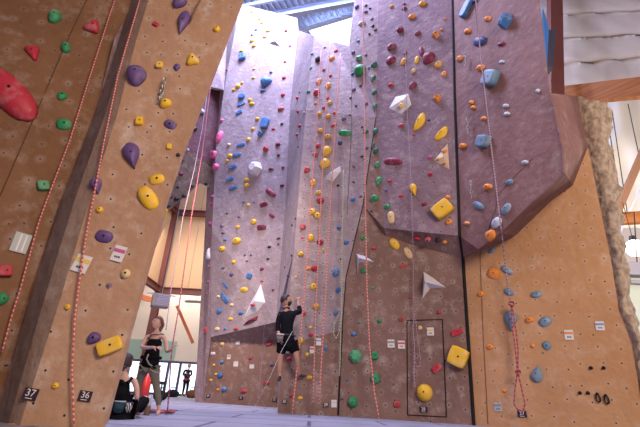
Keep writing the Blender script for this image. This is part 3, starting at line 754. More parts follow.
holds(RW, """
318.5 60 7 8 black gem;324 70 3 3 red;324.7 47.6 2.5 2.5 green;332 58.4 5.5 6 orange;336 51 4 4 red;330.6 75.7 3 3.5 red;319 81.6 5 7.5 orange pill;328 86 5.5 7 mustard;316.7 93 6.5 7 red ball;327.8 98 3 3 red;330 103 4.5 5 mustard;324 108 4 3.5 red;
315.7 103 3 3 mustard;319.5 114 4.5 4.5 mustard;334.7 113 3.5 3.5 red;328.5 116.5 5 5 mustard;333.7 125.5 7 4 red pill 20;320.5 131 5.5 5.5 mustard;328 137 7 6 mustard;344 119 4 4.5 navy;350 115 2.5 2 black;345 133.5 13 6 green jug -5;340.4 143 5 5 navy ball;
318.5 146 5.5 6 red ball;315.4 155 6 6 red ball;326.7 151.5 8.5 11 yellow;325 164 9.5 11 yellow;313 183 6.5 8.5 mustard pill;318.7 193 6.5 6 mustard;320.5 200.6 8 8 red ball;307 170 6 8 red;338 185.6 3 3 black;353 199.6 5 6 blue;361 196.5 3 3 violet;
353.5 182 2.5 2 black;354 166.6 3 2.5 violet;362 156.6 3 3 black;366.5 148 4 5 violet;366 132 5 6 darkgreen;362 127 2.5 2.5 black;312 212 7 9 yellow;318 216 8 8 yellow ball;302.7 227 6 8 red;320 242 7.5 8 red ball;311 238 7 9.5 yellow ball;302.5 237.6 3 3.5 pink;
301 254 5.5 6.5 yellow;323 249.7 3 3.5 yellow;308.4 268.5 5 5 orange;314.3 268.5 7 7.5 red ball;313.5 286.5 7 9 yellow;316 306.4 7 8 mustard;304 313.4 4.5 6 red;310.4 327.5 3.5 4 yellow;311 335 5 6 red;300.4 340.7 6 8 yellow;307 354.6 4.5 5 yellow;
326 348 4 7 blue;289 359.5 6 7 red;309.4 377.5 6 5.5 yellow;300 398 5.5 4.5 yellow;291 396 4.5 5 red;326 372 2.5 2.5 blue;339 228 4.5 5 blue;346.5 242.5 5 6.5 blue;336 272.6 6.5 10 blue;338 290 5.5 8 blue;336 313 5.5 6.5 blue;341 259 2.5 2.5 black;
357 7 3 5 navy;366 5.7 3 3 darkgreen;366 12 4 3 violet;370 8.5 2.5 2 black;372 19 2.5 3.5 darkgreen;373 26 3 3.5 black;369.5 34 2.5 2.5 black;375.5 30 3 3 black;362 24 8 5 grey jug;358.4 41 3 3 teal;353.5 52.5 3.5 4 violet;359.4 58.7 6 6.5 green ball;366 55 2.5 4 violet;
369 68 2.5 3.5 blue;360.7 71 10 11 green ball;374.6 65 5.5 8 darkgreen tear 160;373 79 5 9 darkgreen tear;374.6 92.7 5 6.5 darkgreen;374.8 107 4 8 darkgreen tear;353.7 90 4 5 violet;360.7 86 2.5 2.5 black;350.6 98 2.5 2.5 black;356 106 2.5 2.5 black;366 104 4 4 violet;352.5 74 3 3 blue""")
LC = 'the lower centre wall'
holds(LC, """
375.4 132 5 9 darkgreen tear;373 146 3 8 darkgreen tear;376 151 4.5 8 darkgreen;377.5 165 5 8.5 green;378.7 182 5.5 10.5 green tear;374.6 198.6 8 9 green;371.5 211 2.5 2.5 black;363.5 238 5.5 6.5 green;374 248.4 5.5 4.5 red;363.5 271 6 7 green;373 288 4.5 4.5 green;368.7 301.7 3.5 3.5 grey;
394.4 244 8.5 13 yellow pill 35;408 253 7 13 cream pill 25;403.7 266 8 4.5 red edge 15;427 291 3.5 5 mustard;410.4 298 3.5 3.5 red;417 238 8 6 red;428.7 238 8.5 8 red gem;438 240 6 6 black;444.7 242 5 4 orange;379.4 321 5 6 green ball;359 323 3 3 green;401.4 319.6 6.5 6 red gem;
354 334 6 6 blue;355.7 356.4 15 17 mint hex;375 355.6 7 9 green sq;347.4 380 3.5 3.5 blue;375.4 378.7 10 11.5 green ball;352.9 402 10.5 12 green ball;342 399 3 3 violet;397 404 6.5 6.5 red sq;437 368.4 10 7 red edge 35;425 392.7 16 18 yellow ball;
420 328 4.5 6 cream;439 312.5 4.5 5 red;457 332.4 12 6 red edge 22;459 357.4 19 19 yellow sq -25""")
UC = 'the overhanging centre panel'
holds(UC, """
391.6 6.7 3.5 3.5 mustard;404 4 3.5 2.5 maroon;404.5 8.8 5 4 maroon;422.7 4 7 6 mustard;412 17 7 5.5 orange;400.6 30.6 7 8 maroon gem;418 33.7 5.5 5.5 maroon;436.4 35.8 8.5 8 orange gem;392 47.4 8 8.5 maroon;391 60.7 10 7 maroon pill 20;403.4 61.5 4.5 8.5 mustard pill;
416.8 60 4.5 8.5 yellow pill 12;421.5 51.5 5 10 maroon pill 25;428.7 59 13 10 maroon jug 15;438.4 65 7 8 mustard;405.5 53 2.5 5 maroon;413.5 71 4 6 cream;391 85 5.5 4.5 red;413 85.7 7 9 maroon;437.7 99 9 9 orange gem;441.4 29.6 3 3 orange;445 19 2.5 2.5 orange;444 74 5 7 orange;
419 122 21 8 yellow cres 64;401.4 125.5 5.5 4.5 red;429 120 3.5 3 violet;414 134.7 3 3 red;441 133.5 18 8 yellow cres 48;430 157.4 5 5 magenta;430.6 174.6 6 6 red gem;393 162 18 7 maroon jug -3;389.8 181 4.5 4 red;386.4 190.6 3 3 violet;401 196 4.5 4 red;
413.5 190 7 13 yellow tear 20;424.5 204 5.5 6 maroon;448 197 5.5 4.5 orange;443 210.5 20 14 yellow sq 38;449 222 7 8 orange;391 218 7.5 12 cream jug 10;387.5 207 6 7 green""")
BU = 'the mauve bulge'
holds(BU, """
468 8.5 6 15 blue sq 0;476 1 5 5 navy;488 19 7 5.5 orange ball;507 22 14 12 blue gem 20;468 31.4 7 6 orange;480 42 14 8 navy jug;501.6 44 7 5 maroon;460 58.7 6.5 6 orange ball;481 68 8.5 7 orange ball;502 62 5 4 pale;492.6 79 12 13 slate sq;538 91 4.5 4.5 pale ball;
471.8 102.7 5.5 5 orange ball;473.6 107.6 5.5 4.5 orange ball;505.8 106 6 5 pale;507 114 6 5 pale;484 118.5 6 5 orange;485 142 11 11 slate sq;463 146 7 6.5 orange;525 162.5 7 5.5 pale;509.6 182.4 9 6 slate pill 20;488 187 8.5 8 orange;478.5 205.5 12 7 slate pill -28;
506.5 209 13 7 slate pill 52;497 222.7 12 8 pale pill 45;467 223.4 6 5 orange;490.6 236 11 9 orange jug 30""")
RT = 'the orange tan right wall'
holds(RT, """
492 251 7 6 slate;493.7 274 13 11 orange jug -15;507 270 14 7 slate pill -32;509 292 11 7 slate pill -30;481 294 7 7 orange;536.5 294.5 12 7 slate pill 15;511 321 12 21 slate tear;529.6 320 9 8 orange;533 346 5 5 orange ball;490 347 7 7 orange;504.6 391 5 5 orange ball;
537.5 373.6 12 18 slate tear 160;545.6 322 13 10 slate jug 35;547 346 8 10 slate jug 20""")
# big geometric volumes: base outline on the wall plus a raised apex
def volume(name, base, apex, height, c, label, small=()):
    hs = [hit(*b) for b in base]
    n = hit(*apex)[1]; o0 = hit(*apex)[0]
    pts = [hq[0] if hq else plane_pt(b[0], b[1], o0, n) for b, hq in zip(base, hs)]
    ap = o0 + n * height
    bm = bmesh.new(); vb = [bm.verts.new(p - o0 - n * .02) for p in pts]; va = bm.verts.new(ap - o0)
    for i in range(len(vb)): bm.faces.new((vb[i], vb[(i + 1) % len(vb)], va))
    bm.faces.new(vb[::-1])
    o = from_bm(name, bm, HM[c]); o.location = o0
    tag(o, label, 'climbing volume'); return o
volume('climbing_volume', [(268, 43), (278, 38), (281, 47)], (276, 43), .12, 'grey', 'grey three-sided pyramid volume near the top of the tall grey back wall')
volume('climbing_volume', [(261.5, 281), (267, 303), (257, 313), (242, 320), (250, 302)], (257, 301), .14, 'white', 'large pale pointed volume low on the tall grey back wall beside the climber')
volume('climbing_volume', [(241, 327), (246, 321), (259, 315), (258, 320)], (252, 320), .14, 'maroon', 'dark plum pointed wedge volume under the large pale pointed volume')
volume('climbing_volume', [(341, 165), (342, 171), (333, 182), (325, 180), (325, 176), (334, 169)], (333, 175), .14, 'white', 'long white angular wedge volume slanting across the middle of the roped wall')
volume('climbing_volume', [(356, 253), (366, 256), (375.6, 262), (359, 263), (357, 277)], (360, 260), .2, 'white', 'small white three-pointed volume on the brown lower centre wall above the green holds')
volume('climbing_volume', [(423.3, 271), (433, 277), (447, 287.5), (430, 289), (422, 299.5)], (428, 285), .28, 'white', 'large pale three-pointed volume below the shaded lip of the overhanging centre panel')
volume('climbing_volume', [(394, 96), (409, 92.5), (412.5, 105.5), (401, 115.5), (386.5, 109)], (405, 102), .12, 'white', 'white angular volume with a yellow centre on the overhanging centre panel')
volume('climbing_volume', [(448.6, 139.4), (450.7, 172.5), (432, 161)], (444, 158), .08, 'wood', 'plywood triangle volume dotted with small orange holds beside the black gap')
o_hex = hold(256, 169.5, 14.5, 17, 'white', 'hex', 0, T, note='large white faceted hexagonal volume in the middle of the tall grey back wall'); o_hex.name = 'climbing_volume'
# little holds bolted to the volumes
def on_vol(px, py, w_, h_, c, label, out=.13):
    o = hold(px, py, w_, h_, c, 'ball', 0, 'x', note=label); loc = o.location; o.location = loc + (CAM - loc).normalized() * out
on_vol(401, 106, 4.5, 6.5, 'yellow', 'small yellow hold on the face of the white angular volume', .15)
on_vol(444, 151, 6, 4.5, 'orange', 'largest of the orange holds on the plywood triangle volume', .07)
on_vol(438, 159, 4, 3.5, 'mustard', 'small mustard hold at the left corner of the plywood triangle volume', .05)
on_vol(444.7, 163, 3, 3, 'orange', 'smallest orange hold, lowest on the plywood triangle volume', .07)
on_vol(252.5, 305, 5.5, 3, 'red', 'small red hold stuck on the large pale pointed volume', .22)

# every hold gets a label that singles it out: look, wall, rank by height among its likes
fam = {}
for r in REG:
    if r[8] is None: fam.setdefault((r[7], r[5], r[6]), []).append(r)
_w = ['', 'highest', 'second', 'third', 'fourth', 'fifth', 'sixth', 'seventh', 'eighth', 'ninth', 'tenth', 'eleventh', 'twelfth', 'thirteenth', 'fourteenth', 'fifteenth', 'sixteenth', 'seventeenth', 'eighteenth', 'nineteenth', 'twentieth']
for (sec, c, sh), L_ in fam.items():
    L_.sort(key=lambda r: r[2]); n = len(L_); cw = CWORD.get(c, c)
    for i, r in enumerate(L_):
        sz = max(r[3], r[4]); sw = 'tiny' if sz < 4.3 else 'small' if sz < 8 else 'medium' if sz < 13 else 'large'
        lab = f"{sw} {cw} {NAMES[sh]} hold on {sec}"
        if n == 1: lab += ", only one there"
        elif i == n - 1: lab += f", lowest of {n}"
        elif i <= n / 2: lab += f", {_w[i + 1] if i < 20 else str(i + 1) + 'th'}{'' if i == 0 else ' highest'} of {n}"
        else: lab += f", {_w[n - i] if n - i <= 20 else str(n - i) + 'th'} lowest of {n}"
        r[0]['label'] = lab; r[0]['category'] = 'climbing hold'; r[0]['group'] = 'climbing holds on ' + sec
for r in REG:
    if r[8]:
        r[0]['label'] = r[8]; r[0]['category'] = 'climbing volume' if 'volume in' in r[8] else 'climbing hold'
        if r[7] == 'x': r[0]['group'] = 'holds bolted to volumes'
# the 300 largest in view stay objects of their own; the tiniest dots become one object
plain = [r for r in REG if r[8] is None]
plain.sort(key=lambda r: -r[3] * r[4])
rest = plain[292:]
bm = bmesh.new(); mats_ = []; 
for r in rest:
    o = r[0]; me = o.data; mt = me.materials[0]
    if mt not in mats_: mats_.append(mt)
    mi = mats_.index(mt); b0 = len(bm.faces)
    tmp = me.copy(); tmp.transform(Matrix.Translation(o.matrix_world.translation) @ o.matrix_world.to_3x3().to_4x4()); bm.from_mesh(tmp); bm.faces.ensure_lookup_table()
    for f in bm.faces[b0:]: f.material_index = mi
    bpy.data.meshes.remove(tmp)
    for ch in list(o.children): bpy.data.objects.remove(ch)
    bpy.data.objects.remove(o)
me = bpy.data.meshes.new('tiny_climbing_holds'); bm.to_mesh(me); bm.free()
for mt in mats_: me.materials.append(mt)
o = link('tiny_climbing_holds', me); tag(o, 'many tiny coloured screw-on holds dotted over the grey climbing walls', 'climbing holds', None, 'stuff')
# ------------------------------------------------------------------ hatch outline, tags, numbers
def wall_line(name, pts, r, mat, step=14):
    P = []
    for i in range(len(pts) - 1):
        a, b = pts[i], pts[i + 1]; n = max(1, int(max(abs(a[0] - b[0]), abs(a[1] - b[1])) / step))
        for k in range(n + (i == len(pts) - 2)):
            x = a[0] + (b[0] - a[0]) * k / n; y = a[1] + (b[1] - a[1]) * k / n
            h = hit(x, y)
            if h: P.append(h[0] + h[1] * .004)
    bm = bmesh.new(); add_tube(bm, P, r, 6); return from_bm(name, bm, mat)
dr = struct(empty('door_1'))
hh = wall_line('door_frame', [(407.5, 415), (407, 320.5), (442.5, 319.5), (446.5, 417)], .012, DARK); hh.parent = dr
hh = wall_line('door_frame', [(407.5, 415), (446.5, 417)], .010, DARK); hh.parent = dr
struct(wall_line('trim_4', [(88, -3), (64, 48), (41, 102), (20, 150), (0, 196)], .006, mk('seam_dark_brown', (.10, .045, .02), .9)))  # dark brown panel seam
struct(wall_line('trim_rope_shadow', [(475, 2), (484, 90), (492, 160), (497, 205), (480, 255), (483, 330), (488, 424)], .007, mk('rust_seam_and_rope_shadow', (.16, .08, .06), .9)))  # upper stretch is the mauve rope's shadow, drawn as a dark line
struct(wall_line('trim_6', [(533, 158), (515, 176), (497, 196)], .004, bpy.data.materials['rust_seam_and_rope_shadow']))
struct(wall_line('trim_7', [(352, 60), (351.5, 133), (349, 180), (347, 215)], .008, mk('seam_grey', (.13, .11, .13), .9)))
PAPER = mk('white_route_card', (.72, .70, .70), .5); GCARD = mk('grey_route_card', (.42, .44, .44), .5)
PLUM = mk('dark_plum_number_plate', (.035, .012, .03), .4); WTXT = mk('white_lettering', (.75, .72, .74), .5); DTXT = mk('dark_print', (.08, .06, .10), .6)
BAND = {k: mk('printed_band_' + k, v, .5) for k, v in dict(pink=(.55, .10, .32), yellow=(.80, .55, .10), orange=(.80, .30, .08), blue=(.16, .30, .65), red=(.60, .05, .10), grey=(.25, .25, .28), white=(.6, .6, .7)).items()}
def frame_of(px, py, w, h, ang=0):
    fr = local_frame(px, py, w, h, ang); loc, n, rot, W, H, axd = fr
    if max(w, h) < 10: H /= .84; W /= .93
    return loc, n, rot, W, H
def card(px, py, w, h, ang, band, label, mat=PAPER, kind='card'):
    loc, n, rot, W, H = frame_of(px, py, w, h, ang)
    bm = bmesh.new(); add_box(bm, (0, 0, .008), (W, H, .012)); bmesh.ops.bevel(bm, geom=bm.edges[:], offset=.002, segments=1, affect='EDGES')
    o = from_bm('route_card', bm, mat); o.matrix_world = Matrix.Translation(loc + n * .004) @ rot.to_4x4()
    tag(o, label, 'route card', 'route cards on the walls')
    if kind == 'stripes':
        for x in (-.12, .2):
            bm = bmesh.new(); add_box(bm, (W * x, 0, .0155), (W * .10, H * .86, .003)); from_bm('printed_band', bm, PAPER, o)
    elif band:
        bm = bmesh.new(); add_box(bm, (0, H * .18, .0155), (W * .94, H * .22, .003)); from_bm('printed_band', bm, BAND[band], o)
    if w > 6 and kind != 'stripes':
        bm = bmesh.new()
        for k, (x0, x1) in enumerate(((-.22, -.1), (-.06, .04), (.08, .24))): add_box(bm, (W * (x0 + x1) / 2, -H * .22, .0155), (W * (x1 - x0), H * .12, .002))
        from_bm('printed_lettering', bm, DTXT, o)
card(20.6, 243, 17, 20, -15, None, 'grey striped route card on the left corner wall', GCARD, 'stripes')
card(82, 264, 15, 18, -17, 'yellow', 'white route card with a yellow band behind the rope on the left pillar')
card(119, 254, 12, 16, -15, 'pink', 'white route card with a magenta band beside the large purple hold')
card(238, 342, 4, 5, 0, 'grey', 'highest tiny route card in the recess below the ledge')
card(229, 357, 3.5, 4.5, 0, 'grey', 'tiny route card in the recess, leftmost of the four there')
card(236, 364, 4.5, 5, 0, 'white', 'tiny bluish white route card in the recess between two others')
card(252, 366.5, 4.5, 4, 0, 'white', 'tiny route card in the recess, rightmost of the four there')
card(318.7, 342, 5, 7, 0, 'blue', 'blue banded route card on the roped wall beside the right rope')
card(312, 350, 4.5, 7, 0, 'red', 'red banded route card on the roped wall between two ropes')
card(287, 350.5, 4, 6, 0, 'blue', 'small white route card behind the legs of the man climbing')
card(391, 343.6, 7, 8, 0, 'grey', 'grey banded route card on the lower centre wall left of the hatch')
card(401.4, 344.7, 7, 8, 0, 'red', 'red banded route card on the lower centre wall touching the hatch edge')
card(430.6, 331.6, 7, 8, 0, 'yellow', 'yellow banded route card inside the outlined hatch')
card(334, 403.6, 5.5, 7.5, 0, 'white', 'pale lilac route card beside the dark number plate at the roped wall base')
card(498, 407, 8, 9, 0, 'grey', 'plain grey white route card low on the orange tan right wall', GCARD)
card(569, 335, 9, 10, 0, 'orange', 'orange banded route card on the orange tan right wall')
card(600, 326, 9, 9, 0, 'blue', 'blue banded route card on the right wall near the rocky edge')
def plate(px, py, w, h, ang, txt, label):
    loc, n, rot, W, H = frame_of(px, py, w, h, ang)
    t = empty('number_plate'); t.matrix_world = Matrix.Translation(loc + n * .004) @ rot.to_4x4()
    tag(t, label, 'number plate', 'number plates at the wall base')
    bm = bmesh.new(); add_box(bm, (0, 0, .008), (W, H, .012)); from_bm('plate', bm, PLUM, t)
    cu = bpy.data.curves.new('number', 'FONT'); cu.body = txt; cu.size = H * .85; cu.align_x = 'CENTER'; cu.align_y = 'CENTER'; cu.extrude = .001
    tmp = bpy.data.objects.new('tmp', cu); col.objects.link(tmp); bpy.context.view_layer.update()
    me = bpy.data.meshes.new_from_object(tmp.evaluated_get(bpy.context.evaluated_depsgraph_get())); bpy.data.objects.remove(tmp)
    me.materials.clear(); o = link('number_lettering', me, WTXT, t); o.location = (0, H * .08, .016)
    if w > 7:
        bm = bmesh.new(); add_box(bm, (0, -H * .36, .0155), (W * .5, H * .06, .002)); from_bm('underline', bm, WTXT, t)
plate(31, 394, 14, 12, -10, '37', 'dark plum plate numbered 37 on the left pillar')
plate(85.6, 396, 12.5, 10.5, -8, '36', 'dark plum plate numbered 36 on the left pillar')
plate(522.3, 414, 9, 6.5, 0, '27', 'dark plum plate numbered 27 under the hanging rope bundle')
plate(423.6, 409.6, 7.5, 5.5, 0, '28', 'dark plum plate numbered 28 inside the outlined hatch')
plate(325.7, 405.2, 6, 5, 0, '29', 'dark plum number plate at the roped wall base beside the pale lilac card')
plate(284.2, 402, 5, 4.5, 0, '30', 'dark number plate at the foot of the roped wall nearest its left edge')
plate(274.7, 400, 4.5, 3.5, 0, '31', 'tiny dark number plate in the recess, rightmost of those at its base')
plate(241, 398, 4.5, 3, 0, '33', 'tiny dark number plate in the recess under the red round hold')
plate(208.5, 396, 4, 3.5, 0, '34', 'tiny dark number plate in the recess, leftmost of those at its base')

# ------------------------------------------------------------------ ropes
def rope_mat(name, c1, c2, sc=9):
    mt, nt, b = newmat(name); N = nt.nodes; L = nt.links; b.inputs['Roughness'].default_value = .8
    tc = N.new('ShaderNodeTexCoord'); wv = N.new('ShaderNodeTexWave'); wv.wave_type = 'BANDS'; wv.bands_direction = 'Z'; wv.inputs['Scale'].default_value = sc; wv.inputs['Distortion'].default_value = 3.5; wv.inputs['Detail'].default_value = 1
    L.new(tc.outputs['Object'], wv.inputs['Vector']); r = N.new('ShaderNodeValToRGB'); r.color_ramp.interpolation = 'CONSTANT'
    r.color_ramp.elements[0].color = (*c1, 1); r.color_ramp.elements[1].position = .6; r.color_ramp.elements[1].color = (*c2, 1)
    L.new(wv.outputs['Fac'], r.inputs[0]); L.new(r.outputs[0], b.inputs['Base Color']); return mt
SALMON = rope_mat('salmon_flecked_rope', (.62, .15, .13), (.70, .42, .40), 4.5)
REDR = rope_mat('red_flecked_rope', (.55, .08, .08), (.75, .40, .36), 7)
DREDR = rope_mat('dark_red_rope', (.30, .04, .07), (.45, .15, .18), 4)
PURR = rope_mat('mauve_rope', (.26, .16, .24), (.45, .34, .42), 5)
GRNR = rope_mat('pale_green_rope', (.30, .36, .22), (.50, .52, .40), 5)
GRYR = rope_mat('grey_white_rope', (.40, .38, .36), (.60, .58, .54), 5)
def rope(name, pts, r, mat, label, off=.97, cat='rope', group='climbing ropes', end_floor=None, depth=None, sub=6):
    P = []
    for i in range(len(pts) - 1):
        a, b = pts[i], pts[i + 1]
        for k in range(sub + (i == len(pts) - 2)):
            x = a[0] + (b[0] - a[0]) * k / sub; y = a[1] + (b[1] - a[1]) * k / sub
            if depth is not None:
                t_ = (i + k / sub) / (len(pts) - 1); P.append(at(x, y, depth[0] + (depth[1] - depth[0]) * t_))
            else:
                h = hit(x, y)
                if h: P.append(CAM + (h[0] - CAM) * off)
    if end_floor: P.append(end_floor)
    # smooth the distances so the rope hangs cleanly
    for _ in range(6):
        D = [(p - CAM).length for p in P]
        for i in range(1, len(P) - 1):
            d = min(D[i], .5 * D[i] + .25 * (D[i - 1] + D[i + 1])); P[i] = CAM + (P[i] - CAM).normalized() * d
    bm = bmesh.new(); add_tube(bm, P, r, 8)
    o = from_bm(name, bm, mat, smooth=True); tag(o, label, cat, group); return o
rope('climbing_rope', [(116, -4), (92, 70), (70, 140), (45, 205), (38, 225), (20, 290), (12, 315), (2, 352)], .008, REDR, 'red flecked rope hanging in front of the left corner wall', .985)
rope('climbing_rope', [(141, -4), (118, 75), (104, 142), (95, 190), (88, 225), (82, 262), (75, 315), (72, 370), (74, 426)], .0085, REDR, 'red flecked rope down the grey edge of the left pillar past the yellow banded card', .985)
rope('climbing_rope', [(322, 36), (317, 120), (310.7, 200), (304, 298), (298, 360), (291, 424)], .015, SALMON, 'salmon flecked rope nearest the climbing man on the roped wall', .96)
rope('climbing_rope', [(330, 42), (326, 100), (321, 200), (316, 305), (312.5, 424)], .0135, SALMON, 'salmon flecked rope in the middle of the three long ropes', .955)
rope('climbing_rope', [(341.5, 44), (337, 100), (330, 210), (325, 305), (317.5, 424)], .015, SALMON, 'salmon flecked rope farthest from the climbing man of the three close together', .95)
rope('climbing_rope', [(362.8, -4), (364.6, 105), (365.3, 205), (367, 290), (369.5, 345), (374, 390), (380, 424)], .015, SALMON, 'salmon flecked rope hanging alone past the small white three-pointed volume', .95)
rope('climbing_rope', [(343.5, 170), (343, 200), (342, 250), (341.5, 310), (339.5, 376)], .014, GRNR, 'pale green rope hanging beside the crease of the roped wall', .975)
rope('rope_coil', [(339, 313), (334, 325), (333.5, 334), (336, 339), (339, 332), (341, 318)], .010, GRNR, 'pale green loop of rope hanging on the blue hold', .972, 'rope coil', None)
rope('climbing_rope', [(403, -4), (405, 39), (407, 108), (410, 160), (411.7, 200), (413, 250), (413.8, 312)], .008, PURR, 'thin mauve rope over the overhanging centre panel to the hatch', .985)
rope('rope_bundle', [(414, 313), (413, 330), (414.5, 350), (414, 375), (415, 387)], .011, PURR, 'mauve grey bundled rope hanging inside the hatch', .985, 'rope bundle', None)
rope('rope_coil', [(415.5, 318), (418, 340), (420.5, 358), (420, 366), (417, 367), (415, 362)], .007, PURR, 'thin mauve rope loop beside the bundle in the hatch', .985, 'rope coil', None)
rope('climbing_rope', [(475.6, -4), (481, 60), (487, 110), (498.8, 210), (505, 262), (510.5, 303)], .013, PURR, 'mauve rope running down the bulge to the big slate teardrop hold', .97)
RK = rope('rope_bundle', [(511, 304), (512.5, 330), (515, 345), (517.5, 372), (514.5, 392), (514, 404), (518, 410), (523, 411), (525, 404), (521.5, 388), (517.8, 372), (518, 350), (516, 330), (512, 306)], .013, DREDR, 'dark red rope bundle knotted and hanging above plate 27', .975, 'rope bundle', None)
for (x, y, r_) in ((511, 304, .05), (517.7, 372, .04)):
    h = hit(x, y); p = CAM + (h[0] - CAM) * .972; bm = bmesh.new(); pts = []
    for k in range(26):
        a = k / 25 * 4 * math.pi; pts.append(p + Vector((math.cos(a) * r_, -.02 + .015 * math.sin(a * 1.5), math.sin(a) * r_ * .8)))
    add_tube(bm, pts, .013, 8); o = from_bm('knot', bm, DREDR, smooth=True); o.parent = RK
rope('climbing_rope', [(227, 24), (220, 60), (207.5, 92), (202, 130), (194.4, 169), (183, 217), (171, 290), (166, 330)], .010, PURR, 'thin pale mauve rope slanting across the arch, left of the red one', depth=(12.6, 8.6))
rope('climbing_rope', [(226, 30), (210, 90), (202, 154), (191.4, 217), (178.5, 310), (171.8, 349)], .013, DREDR, 'dark red rope slanting across the arch down to the standing woman', depth=(12.4, 7.75))
rope('climbing_rope', [(264.5, 322), (262, 360), (258, 402)], .008, PURR, 'thin mauve rope hanging in the recess left of the climbing man', .96)
# small hardware
def chain(px0, py0, px1, py1, label, off=.985):
    a = hit(px0, py0)[0]; b = hit(px1, py1)[0]; a = CAM + (a - CAM) * off; b = CAM + (b - CAM) * off
    n = max(4, int((b - a).length / .09)); bm = bmesh.new(); t = (b - a).normalized(); s_ = t.cross(Vector((0, 1, 0))).normalized()
    for k in range(n):
        c = a + (b - a) * ((k + .5) / n); pts = []; ss = s_ if k % 2 == 0 else t.cross(s_).normalized()
        for q in range(13):
            an = q / 12 * 2 * math.pi; pts.append(c + t * math.cos(an) * (b - a).length / n * .68 + ss * math.sin(an) * .022)
        add_tube(bm, pts, .008, 6, cap=False)
    o = from_bm('anchor_chain', bm, METAL, smooth=True); tag(o, label, 'chain', 'short chains bolted to the walls')
chain(165, 78, 160, 100, 'short steel chain on the left pillar above a yellow hold')
chain(467.5, 119, 467.8, 133, 'short steel chain high beside the black gap')
chain(470.5, 181, 471.5, 198, 'short steel chain on the bulge, lower of the two by the gap')
chain(465, 55, 465.3, 65, 'short steel chain highest on the mauve bulge')
rope('sling', [(200, 0), (196, 8), (191, 20)], .012, mk('brown_sling_webbing', (.16, .10, .07), .8), 'short brown sling hanging near the top of the left pillar', .985, 'sling', None, sub=3)
for k, (x, y) in enumerate(((598.5, 398), (607, 399.6))):
    loc, n, rot, W, H = frame_of(x, y, 5, 9); bm = bmesh.new(); pts = [Vector((W * .42 * math.sin(a) * (1 - .2 * math.cos(a)), H * .45 * math.cos(a), .03)) for a in [q / 16 * 2 * math.pi for q in range(17)]]
    add_tube(bm, pts, .011, 8, cap=False); o = from_bm('carabiner', bm, BOLT, smooth=True); o.matrix_world = Matrix.Translation(loc) @ rot.to_4x4()
    tag(o, ['dark steel carabiner on the right wall, farther from the rocky edge', 'dark steel carabiner on the right wall, nearer to the rocky edge'][k], 'carabiner', 'carabiners on the right wall')
    bm = bmesh.new(); bmesh.ops.create_cone(bm, segments=10, radius1=.02, radius2=.02, depth=.07, cap_ends=True, matrix=Matrix.Translation((0, H * .45, .02))); from_bm('eye_bolt', bm, BOLT, o)
for k, (x, y) in enumerate(((580, 393), (588, 393), (591, 368), (603.6, 368))):
    loc, n, rot, W, H = frame_of(x, y, 3, 3); bm = bmesh.new(); bmesh.ops.create_cone(bm, segments=8, radius1=.022, radius2=.018, depth=.05, cap_ends=True, matrix=Matrix.Translation((0, 0, .02)))
    bmesh.ops.create_cone(bm, segments=12, radius1=.03, radius2=.03, depth=.006, cap_ends=True)
    o = from_bm('wall_bolt', bm, BOLT); o.matrix_world = Matrix.Translation(loc) @ rot.to_4x4()
    tag(o, ['black bolt on the right wall, lower pair, farther from the carabiners', 'black bolt on the right wall, lower pair, nearer the carabiners', 'black bolt on the right wall, upper pair, farther from the rocky edge', 'black bolt on the right wall, upper pair, nearer the rocky edge'][k], 'bolt', 'black bolts on the right wall')

# ------------------------------------------------------------------ people
SKIN = mk('skin', (.52, .27, .20), .5, 0, .06, 12); SKIN2 = mk('pale_skin', (.60, .36, .29), .5, 0, .06, 12)
def cloth(name, c): return mk(name, [k * .7 for k in c], .95, 0, .15, 25, .1, spec=.08)
BLK = cloth('black_cloth', (.012, .012, .016)); OLIVE = cloth('olive_grey_leggings', (.24, .215, .175)); HAIRB = mk('brown_hair', (.16, .07, .04), .6, 0, .4, 60, .4)
HAIRD = mk('dark_hair', (.022, .012, .014), .6, 0, .4, 60, .4); NAVY = cloth('navy_black_hoodie', (.016, .016, .028)); SHOE = mk('dark_shoe', (.03, .025, .03), .6)
EYE = mk('eye_dark', (.02, .015, .015), .3); LIP = mk('lips', (.38, .12, .11), .5)
def skin_body(name, verts, edges, mat, parent, root=0, sub=2):
    verts = list(verts); edges = list(edges)
    if name in CLOTH:
        deg = {}
        for a, b in edges: deg.setdefault(a, []).append(b); deg.setdefault(b, []).append(a)
        for i in range(len(verts)):
            p, r = verts[i]; r = r if isinstance(r, tuple) else (r, r); verts[i] = (Vector(p), (r[0] * CLOTH[name], r[1] * CLOTH[name]))
        for i in [k for k, v in deg.items() if len(v) == 1]:
            p, r = verts[i]; d = (p - verts[deg[i][0]][0]).normalized(); verts.append((p + d * max(r) * .45, r)); edges.append((i, len(verts) - 1))
    elif name == 'body' and parent.get('slim'):
        for i in parent['slim']:
            p, r = verts[i]; r = r if isinstance(r, tuple) else (r, r); verts[i] = (p, (r[0] * .74, r[1] * .74))
    """verts: list of (point, radius or (rx, ry))"""
    me = bpy.data.meshes.new(name); me.from_pydata([tuple(v[0]) for v in verts], edges, []); o = link(name, me, mat, parent)
    sm = o.modifiers.new('skin', 'SKIN'); sm.use_smooth_shade = True; sm.branch_smoothing = .6
    sl = me.skin_vertices[0].data
    for i, v in enumerate(verts):
        r = v[1]; sl[i].radius = r if isinstance(r, tuple) else (r, r); sl[i].use_root = (i == root)
    ss = o.modifiers.new('sub', 'SUBSURF'); ss.levels = sub; ss.render_levels = sub
    return o
CLOTH = dict(tank_top=1.12, leggings=1.06, racerback_top=1.12, hoodie=1.10, shorts=1.15, hooded_top=1.12, shirt_hem=1.12, trousers=1.08)
